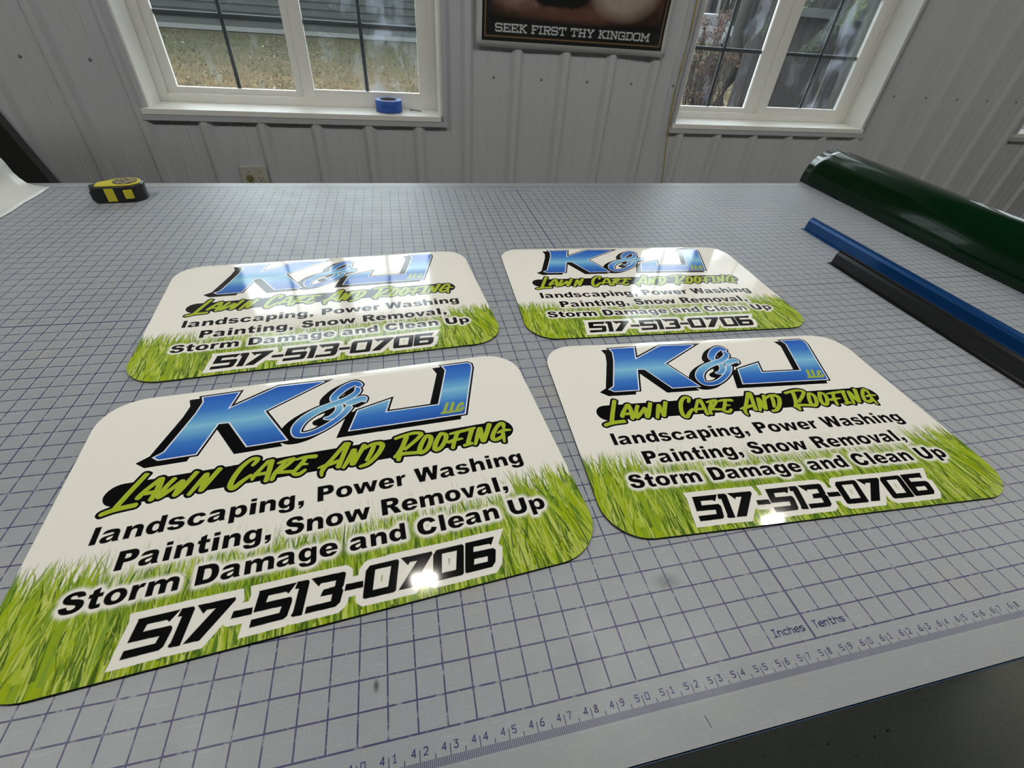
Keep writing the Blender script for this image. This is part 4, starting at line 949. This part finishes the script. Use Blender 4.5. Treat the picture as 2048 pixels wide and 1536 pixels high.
gx_ = art.math('DIVIDE', art.math('SUBTRACT', xin, 8.2), 7.2); gz_ = art.math('DIVIDE', art.math('SUBTRACT', zin, 8.8), 4.4)
gl_ = art.math('SUBTRACT', 1.0, art.math('SQRT', art.math('ADD', art.math('MULTIPLY', gx_, gx_), art.math('MULTIPLY', gz_, gz_))), clamp=True)
c3 = art.mix(art.math('MULTIPLY', gl_, 2.2, clamp=True), c2, art.mix(nn_, (.16, .11, .08, 1), (.62, .52, .42, 1)))
bx_ = art.math('DIVIDE', art.math('ADD', xin, 3.6), 6.0); bz_ = art.math('DIVIDE', art.math('SUBTRACT', zin, 10.2), 3.6)
bl_ = art.math('SUBTRACT', 1.25, art.math('ADD', art.math('SQRT', art.math('ADD', art.math('MULTIPLY', bx_, bx_), art.math('MULTIPLY', bz_, bz_))), art.math('MULTIPLY', art.math('SUBTRACT', nn_, .5), .9)))
c4 = art.mix(art.math('MULTIPLY', bl_, 8, clamp=True), c3, (.004, .004, .004, 1))
art.l(c4, art.b.inputs['Base Color']); art.b.inputs['Roughness'].default_value = .4
sheet('picture', 60.7, 92.2, 16.0, 57.6, .03, art.m)
# slab lettering, strokes on a unit cell
SL = {'S': ([[(1, .84), (.86, 1), (.14, 1), (0, .86), (0, .62), (.14, .52), (.86, .48), (1, .38), (1, .14), (.86, 0), (.14, 0), (0, .16)]], .8), 'E': ([[(0, 1), (1, 1)], [(.14, 1), (.14, 0)], [(0, 0), (1, 0)], [(.1, .5), (.72, .5)], [(1, 1), (1, .8)], [(1, 0), (1, .2)]], .8),
 'K': ([[(0, 1), (.35, 1)], [(0, 0), (.35, 0)], [(.17, 1), (.17, 0)], [(.2, .42), (.86, 1)], [(.4, .55), (.92, 0)], [(.72, 1), (1, 1)], [(.75, 0), (1.05, 0)]], .9), 'F': ([[(0, 1), (1, 1)], [(.17, 1), (.17, 0)], [(0, 0), (.42, 0)], [(.1, .5), (.72, .5)], [(1, 1), (1, .78)]], .78),
 'I': ([[(0, 1), (1, 1)], [(.5, 1), (.5, 0)], [(0, 0), (1, 0)]], .34), 'R': ([[(0, 1), (.85, 1), (1, .88), (1, .62), (.85, .5), (.15, .5)], [(.17, 1), (.17, 0)], [(0, 0), (.4, 0)], [(.5, .5), (.9, 0)], [(.8, 0), (1.05, 0)]], .86),
 'T': ([[(0, 1), (1, 1)], [(0, 1), (0, .76)], [(1, 1), (1, .76)], [(.5, 1), (.5, 0)], [(.28, 0), (.72, 0)]], .86), 'H': ([[(.15, 1), (.15, 0)], [(.85, 1), (.85, 0)], [(.1, .5), (.9, .5)], [(0, 1), (.32, 1)], [(.68, 1), (1, 1)], [(0, 0), (.32, 0)], [(.68, 0), (1, 0)]], .92),
 'Y': ([[(.1, 1), (.5, .45), (.9, 1)], [(.5, .45), (.5, 0)], [(0, 1), (.28, 1)], [(.72, 1), (1, 1)], [(.3, 0), (.7, 0)]], .92), 'N': ([[(.14, 0), (.14, 1), (.86, 0), (.86, 1)], [(0, 0), (.3, 0)], [(.7, 1), (1, 1)], [(0, 1), (.2, 1)]], .92),
 'G': ([[(1, .8), (.86, 1), (.14, 1), (0, .86), (0, .14), (.14, 0), (1, 0), (1, .46), (.58, .46)]], .84), 'D': ([[(0, 1), (.82, 1), (1, .84), (1, .16), (.82, 0), (0, 0)], [(.17, 1), (.17, 0)]], .86), 'O': ([[(.14, 1), (.86, 1), (1, .86), (1, .14), (.86, 0), (.14, 0), (0, .14), (0, .86), (.14, 1)]], .84),
 'M': ([[(.12, 0), (.12, 1), (.5, .35), (.88, 1), (.88, 0)], [(0, 0), (.28, 0)], [(.72, 0), (1, 0)], [(0, 1), (.15, 1)], [(.85, 1), (1, 1)]], 1.16)}
line = 'SEEK FIRST THY KINGDOM'
W_ = sum(SL[c][1] + .24 if c != ' ' else .52 for c in line) - .24
cc = Canvas(30.6, 1.9, 60, np.array((.006, .006, .007), np.float32)); kx = 29.1 / (W_ + .3) ; x = .85; prs = []
for c in line:
    if c == ' ': x += .52 * kx; continue
    sl, w = SL[c]; h = 1.0
    for pl in sl:
        q = [(x + a * w * kx, .48 + b * h) for a, b in pl]
        for (ax, ay), (bx, by) in zip(q, q[1:]):
            d = np.array([bx - ax, by - ay]); d = d / np.hypot(*d) * .11; nn2 = np.array([-d[1], d[0]])
            a2 = np.array([ax, ay]) - d * .9; b2 = np.array([bx, by]) + d * .9
            prs.append(cc.fill([[a2 + nn2, b2 + nn2, b2 - nn2, a2 - nn2]]))
    x += (w + .24) * kx
cc.paint(cc.full(prs), np.array(srgb(196, 200, 200)[:3], np.float32))
img = cc.half()
vm = vcol_material('poster_caption_print', rough=.45)
me = grid_mesh('caption', img, 30.6, 1.9, lambda X, Y: X * 0, vm.m)
co = np.empty(len(me.vertices) * 3, np.float32); me.vertices.foreach_get('co', co); co = co.reshape(-1, 3) / S
for_v = np.array([[a + 61.0, py(a + 61.0, b + 13.98) - .036, b + 13.98] for a, b, _ in co]); for_v = (for_v - np.array(o)) * S
me.vertices.foreach_set('co', for_v.astype(np.float32).ravel()); me.update()
cap = bpy.data.objects.new('caption', me); COL.objects.link(cap); cap.parent = po

# ------------------------------------------------------------------ outdoors
GZ = -42.0
room_srgb = srgb
def srgb(r, g, b): return tuple(c * .45 for c in room_srgb(r, g, b)[:3]) + (1,)      # outdoor colours darkened to offset the bright sky light
rng = random.Random(11)
gnd = NT('dry_lawn_ground'); v = gnd.coords('Object', (1, 1, 1))
a = gnd.noise(v, 1.4, 5, .65); b = gnd.noise(v, 12, 4, .7); c_ = gnd.noise(v, 60, 3, .7)
base = gnd.mix(gnd.ramp(a, [(.42, 0.0), (.6, 1.0)]), srgb(58, 58, 36), srgb(122, 98, 64))
base = gnd.mix(gnd.ramp(b, [(.4, 0.0), (.65, .75)]), base, srgb(150, 132, 96)); base = gnd.mix(gnd.ramp(c_, [(.35, .7), (.55, 0.0)]), base, srgb(70, 64, 44))
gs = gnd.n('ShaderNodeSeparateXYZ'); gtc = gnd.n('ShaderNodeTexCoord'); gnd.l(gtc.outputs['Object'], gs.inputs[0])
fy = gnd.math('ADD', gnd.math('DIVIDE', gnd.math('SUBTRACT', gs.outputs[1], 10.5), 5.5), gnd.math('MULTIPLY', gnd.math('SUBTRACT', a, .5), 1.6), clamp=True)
base = gnd.mix(gnd.math('MULTIPLY', fy, .75), base, srgb(62, 66, 42)); gnd.l(base, gnd.b.inputs['Base Color']); gnd.b.inputs['Roughness'].default_value = .95; gnd.b.inputs['Specular IOR Level'].default_value = .1  # far lawn greener, with the shade near the house painted in
gnd.bump(c_, .6, .03)
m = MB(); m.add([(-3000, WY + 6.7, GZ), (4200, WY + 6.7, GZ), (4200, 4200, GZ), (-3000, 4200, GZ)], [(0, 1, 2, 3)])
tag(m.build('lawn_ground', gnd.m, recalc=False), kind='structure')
# dry grass tufts and leaf litter
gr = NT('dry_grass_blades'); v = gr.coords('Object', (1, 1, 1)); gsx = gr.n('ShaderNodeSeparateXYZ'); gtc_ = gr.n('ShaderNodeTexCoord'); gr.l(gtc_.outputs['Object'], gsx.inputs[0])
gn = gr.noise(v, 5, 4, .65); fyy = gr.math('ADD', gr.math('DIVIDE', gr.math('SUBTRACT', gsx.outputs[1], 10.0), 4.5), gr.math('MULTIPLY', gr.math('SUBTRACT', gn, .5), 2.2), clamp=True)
gr.l(gr.mix(fyy, gr.ramp(gn, [(.38, srgb(66, 56, 34)), (.5, srgb(150, 118, 76)), (.60, srgb(216, 184, 136))]), gr.ramp(gn, [(.4, srgb(30, 36, 20)), (.52, srgb(66, 70, 42)), (.64, srgb(116, 108, 76))])), gr.b.inputs['Base Color']); gr.b.inputs['Roughness'].default_value = .9  # far blades greener and darker, house-side shade in their colour
lf = NT('fallen_leaves'); v = lf.coords('Object', (1, 1, 1)); lf.l(lf.ramp(lf.noise(v, 9, 2), [(.42, srgb(92, 68, 44)), (.55, srgb(150, 124, 88)), (.68, srgb(206, 196, 176))]), lf.b.inputs['Base Color'])
def litter(x0f, x1f, y0, y1, nb, nl, label):
    m = MB()
    for k in range(nb):
        y = y0 + (y1 - y0) * rng.random() ** 1.7; x = rng.uniform(x0f(y), x1f(y))
        h = rng.uniform(1.0, 3.6); w = rng.uniform(.2, .55); an = rng.uniform(0, math.pi); lx_, ly_ = rng.uniform(-2.5, 2.5), rng.uniform(-2, 2)
        m.add([(x - w * math.cos(an), y - w * math.sin(an), GZ + .02), (x + w * math.cos(an), y + w * math.sin(an), GZ + .02), (x + lx_, y + ly_, GZ + h)], [(0, 1, 2)])
    nb_ = len(m.f)
    for k in range(nl):
        y = y0 + (y1 - y0) * rng.random() ** 2.2; x = rng.uniform(x0f(y), x1f(y)); s_ = rng.uniform(.6, 1.5); z = GZ + rng.uniform(.9, 2.4)
        q = [Vector((rng.uniform(-s_, s_), rng.uniform(-s_, s_), rng.uniform(-.6, .6))) for _ in range(4)]
        m.add([(x + p.x, y + p.y, z + p.z) for p in q], [(0, 1, 2), (0, 2, 3)])
    o_ = m.build('dry_grass', gr.m, recalc=False); o_.data.materials.append(lf.m)
    o_.data.polygons.foreach_set('material_index', [0] * nb_ + [1] * (len(m.f) - nb_))
    tag(o_, label, 'grass', kind='stuff')
litter(lambda y: -60 - .42 * y, lambda y: 150, 250, 800, 15000, 4200, 'dry winter lawn grass and fallen leaves outside the left window')
litter(lambda y: 60 + .48 * y, lambda y: 60 + .72 * y, 380, 900, 5000, 1500, 'dry lawn grass beyond the shrub outside the right window')

# neighbour's house with dark lap siding
hs = tag(empty('neighbour_house', (-250, 830, GZ)), 'house with dark grey-green lap siding across the lawn, seen through the left window', 'house'); o = (-250, 830, GZ)
sid = simple('grey_green_siding', srgb(50, 54, 48), .9, var=.15, scale=2); white_b = simple('pale_skirt_board', srgb(110, 112, 106), .8)
m = MB(); Hx0, Hx1, Hy = -1100, 190, 826
for k in range(18):
    z0 = GZ + 6 + k * 8
    m.add([(Hx0, Hy - 1.6, z0), (Hx1, Hy - 1.6, z0), (Hx1, Hy, z0 + 8.2), (Hx0, Hy, z0 + 8.2), (Hx0, Hy, z0), (Hx1, Hy, z0)], [(0, 1, 2, 3), (0, 4, 5, 1)])
m.build('lap_siding', sid, hs, o, recalc=False)
m = MB(); m.box(Hx0, Hx1, Hy, Hy + 330, GZ, GZ + 150); m.build('wall', sid, hs, o)
m = MB(); m.box(Hx0, Hx1, Hy - 2.5, Hy - .1, GZ + 1, GZ + 6); m.build('skirt_board', white_b, hs, o)
m = MB(); m.add([(Hx0 - 20, Hy - 22, GZ + 148), (Hx1 + 20, Hy - 22, GZ + 148), (Hx1 + 20, Hy + 165, GZ + 205), (Hx0 - 20, Hy + 165, GZ + 205), (Hx0 - 20, Hy + 352, GZ + 148), (Hx1 + 20, Hy + 352, GZ + 148)], [(0, 1, 2, 3), (3, 2, 5, 4)])
m.build('roof', simple('grey_shingle_roof', srgb(80, 80, 82), .9), hs, o)

# timber fence of upright boards seen through the right window
fe = tag(empty('board_fence', (300, 232, GZ)), 'tall weathered fence of upright dark boards outside the right window', 'fence'); o = (300, 232, GZ)
wood_d = NT('weathered_boards'); v = wood_d.coords('Object', (14, 14, 1.2)); wn = wood_d.noise(v, 3, 5, .7)
wood_d.l(wood_d.ramp(wn, [(.34, srgb(24, 21, 19)), (.52, srgb(58, 52, 47)), (.70, srgb(98, 90, 84))]), wood_d.b.inputs['Base Color']); wood_d.b.inputs['Roughness'].default_value = .95
x = 218.4
while x < 430:
    w = rng.uniform(7.0, 8.4); y = 231 + rng.choice((0, 1.1)) + .02 * (x - 218); m = MB(); m.box(x, x + w, y, y + .9, GZ, GZ + 98 + rng.uniform(-1, 1), .1)
    m.build('fence_board', wood_d.m, fe, o); x += w + rng.uniform(.15, .5)
m = MB()
for z in (8, 62.5, 90): m.box(218.4, 430, 229.2, 230.9, GZ + z, GZ + z + 3.4, .1)
m.build('rail', simple('paler_rail_wood', srgb(96, 98, 96), .9, var=.2, scale=5), fe, o)
m = MB(); m.box(208.6, 217.6, 226, 234, GZ, GZ + 108, .3); m.build('post', wood_d.m, fe, o)

# shrub with dried flower heads
sh_ = tag(empty('dried_shrub', (185, 215, GZ)), 'shrub with dried brown flower clusters outside the right window', 'shrub'); o = (185, 215, GZ)
brn = NT('dried_flower_brown'); v = brn.coords('Object', (1, 1, 1)); brn.l(brn.ramp(brn.noise(v, 26, 2), [(.4, srgb(74, 54, 46)), (.6, srgb(140, 108, 90))]), brn.b.inputs['Base Color']); brn.b.inputs['Roughness'].default_value = .9
tw = simple('bare_twig', srgb(70, 56, 46), .9)
ms = MB(); mf = MB()
for k in range(60):
    bx, by = 181 + rng.uniform(-5, 5), 214 + rng.uniform(-6, 6); hx, hy, hz = 172 + rng.uniform(-3, 15) , by + rng.uniform(-6, 6), GZ + rng.uniform(14, 62)
    ms.tube([(bx, by, GZ), ((bx + hx) / 2 + rng.uniform(-2, 2), (by + hy) / 2, (GZ + hz) / 2), (hx, hy, hz)], .3, 5)
    for j in range(120):
        u = Vector((rng.gauss(0, 1), rng.gauss(0, 1), rng.gauss(0, 1))).normalized() * rng.uniform(1.2, 2.3); c0 = Vector((hx, hy, hz)) + u
        q = [c0 + Vector((rng.uniform(-.55, .55), rng.uniform(-.55, .55), rng.uniform(-.55, .55))) for _ in range(3)]
        mf.add([p[:] for p in q], [(0, 1, 2)])
for k in range(260):   # fine bare twigs
    bx, by = 181 + rng.uniform(-9, 9), 214 + rng.uniform(-8, 8); z = GZ + rng.uniform(5, 50)
    ms.tube([(bx, by, z), (bx + rng.uniform(-7, 5), by + rng.uniform(-4, 4), z + rng.uniform(-3, 11))], .13, 4)
ms.build('stems', tw, sh_, o); mf.build('flower_clusters', brn.m, sh_, o, recalc=False)

# trunk close to the window and evergreen boughs in front of the fence
tr2 = tag(empty('tree_trunk', (201, 246, GZ)), 'smooth grey tree trunk between the shrub and the fence post outside the right window', 'tree'); o = (201, 246, GZ)
bark = simple('mossy_bark', srgb(74, 72, 62), .95, var=.35, scale=5)
m = MB(); m.tube([(209.5, 246, GZ), (211.5, 246, GZ + 24), (214, 246, GZ + 38), (211, 246, GZ + 56), (211, 246, GZ + 120)], 4, 16, rs=[3.4, 3.2, 4.4, 3.0, 3.2]); m.tube([(213, 246, GZ + 38), (218, 250, GZ + 60), (224, 256, GZ + 110)], 2, 12, rs=[2.6, 1.8, 1.5]); m.build('trunk', bark, tr2, o)
ndl = NT('evergreen_needles'); v = ndl.coords('Object', (1, 1, 1)); ndl.l(ndl.ramp(ndl.noise(v, 3.5, 3), [(.38, srgb(36, 62, 34)), (.5, srgb(62, 92, 46)), (.64, srgb(128, 146, 56))]), ndl.b.inputs['Base Color'])
ev = tag(empty('evergreen_tree', (250, 212, GZ)), 'evergreen with drooping green boughs in front of the board fence', 'tree'); o = (250, 212, GZ)
mb_ = MB(); mn = MB()
m = MB(); m.tube([(268, 214, GZ), (267, 213, GZ + 60), (262, 211, GZ + 120), (258, 210, GZ + 190)], 3, 12, rs=[3.4, 3.0, 2.6, 1.6])
for (x0, y0, z0, x1, y1, z1) in ((264, 212, 42, 222, 212, 9), (264, 212, 46, 232, 206, 20), (264, 212, 44, 200, 214, 17), (264, 212, 40, 246, 208, 17), (265, 212, 30, 250, 210, 8), (264, 212, 50, 282, 208, 20), (264, 212, 56, 292, 212, 30)):
    p0 = Vector((x0, y0, z0)); p1 = Vector((x1, y1, z1)); pts_ = [p0.lerp(p1, t_) + Vector((0, 0, 5 * math.sin(t_ * math.pi))) for t_ in [j / 8 for j in range(9)]]
    mb_.tube([p[:] for p in pts_], .5, 6, rs=[.9 - .09 * j for j in range(9)])
    for j in range(1700):
        t_ = rng.random() * 8; i0 = min(int(t_), 7); c0 = pts_[i0].lerp(pts_[i0 + 1], t_ - i0)
        c0 = c0 + Vector((rng.gauss(0, 1.5), rng.gauss(0, 1.5), -abs(rng.gauss(0, 2.6)))); e = Vector((rng.uniform(-1.3, .6), rng.uniform(-.7, .7), rng.uniform(-1.3, -.1)))
        mn.add([(c0 + Vector((0, 0, -.14)))[:], (c0 + Vector((0, .1, .14)))[:], (c0 + e)[:]], [(0, 1, 2)])
m.build('trunk', bark, ev, o); mb_.build('boughs', bark, ev, o); mn.build('needles', ndl.m, ev, o, recalc=False)

# woods and a parked car far beyond the lawn
wd = NT('distant_wood_mass'); v = wd.coords('Object', (1, 1, .12)); wd.l(wd.ramp(wd.noise(v, 1.2, 4, .7), [(.35, srgb(40, 38, 36)), (.55, srgb(86, 80, 74)), (.68, srgb(150, 150, 148))]), wd.b.inputs['Base Color']); wd.b.inputs['Roughness'].default_value = 1
m = MB()
for k in range(900):
    x = rng.uniform(700, 1900); y = 1500 + rng.uniform(0, 260) + .1 * (1900 - x); h = rng.uniform(120, 330); w = rng.uniform(1.5, 6); l_ = rng.uniform(-16, 16)
    m.tube([(x, y, GZ), (x + l_, y, GZ + h)], w, 5, cap=False, rs=[w, w * .4])
tag(m.build('distant_woods', wd.m, recalc=False), 'band of bare woods far beyond the lawn on the right', 'woods', kind='stuff')
car = tag(empty('parked_car', (700, 1130, GZ)), 'small white car parked far off beyond the tree trunk, seen through the right window', 'car'); o = (700, 1130, GZ)
m = MB(); side_ = [(0, 10), (0, 30), (18, 36), (50, 40), (72, 58), (120, 60), (150, 40), (176, 36), (180, 12)]
m.add([(620 + a, 1100, GZ + b) for a, b in side_] + [(620 + a, 1165, GZ + b) for a, b in side_], [tuple(range(9)), tuple(range(17, 8, -1))] + [(i, (i + 1) % 9, 9 + (i + 1) % 9, 9 + i) for i in range(9)])
m.build('body', simple('white_car_paint', srgb(120, 122, 124), .4), car, o)
m = MB(); m.add([(620 + a, 1099.4, GZ + b) for a, b in ((56, 41), (75, 56), (116, 57), (142, 41))], [(0, 1, 2, 3)]); m.build('side_window', simple('dark_car_glass', srgb(30, 34, 38), .1), car, o, recalc=False)
for wx in (32, 146):
    m = MB(); vs, fs = lathe([(.01, 0), (8, 0), (13, 0), (13, 8), (.01, 8)], 24); m.add([(620 + wx + a, 1098 + c_, GZ + 13 + b_) for a, b_, c_ in vs], fs); m.build('wheel', simple('car_tyre', srgb(24, 24, 24), .8), car, o)
# bare trees on the skyline, what the glossy signs reflect
tb = simple('bare_tree_bark', srgb(70, 64, 58), .95)
def bare_tree(x, y, h, seed, label):
    r = random.Random(seed); m = MB()
    def br(p, d, L, rad, dep):
        q = p + d * L; mid = p.lerp(q, .5) + Vector((r.gauss(0, .04) * L, r.gauss(0, .04) * L, 0))
        m.tube([p[:], mid[:], q[:]], rad, 6 if dep > 2 else 4, rs=[rad, rad * .85, rad * .68], cap=False)
        if dep == 0: return
        for _ in range(3 if dep > 1 else 4):
            nd = (d + Vector((r.gauss(0, .45), r.gauss(0, .45), r.uniform(-.05, .35)))).normalized(); br(p.lerp(q, r.uniform(.6, 1)), nd, L * r.uniform(.6, .8), rad * .6, dep - 1)
    br(Vector((x, y, GZ)), Vector((0, 0, 1)), h * .3, h * .02, 5)
    tag(m.build('bare_tree', tb, None, (x, y, GZ), recalc=False), label, 'tree', 'bare trees beyond the buildings')
bare_tree(-420, 1500, 620, 3, 'tall bare tree beyond the siding house, left of the three on the skyline')
bare_tree(60, 1350, 560, 4, 'tall bare tree behind the right end of the siding house')
bare_tree(720, 1330, 560, 6, 'tall bare tree beyond the board fence on the right')
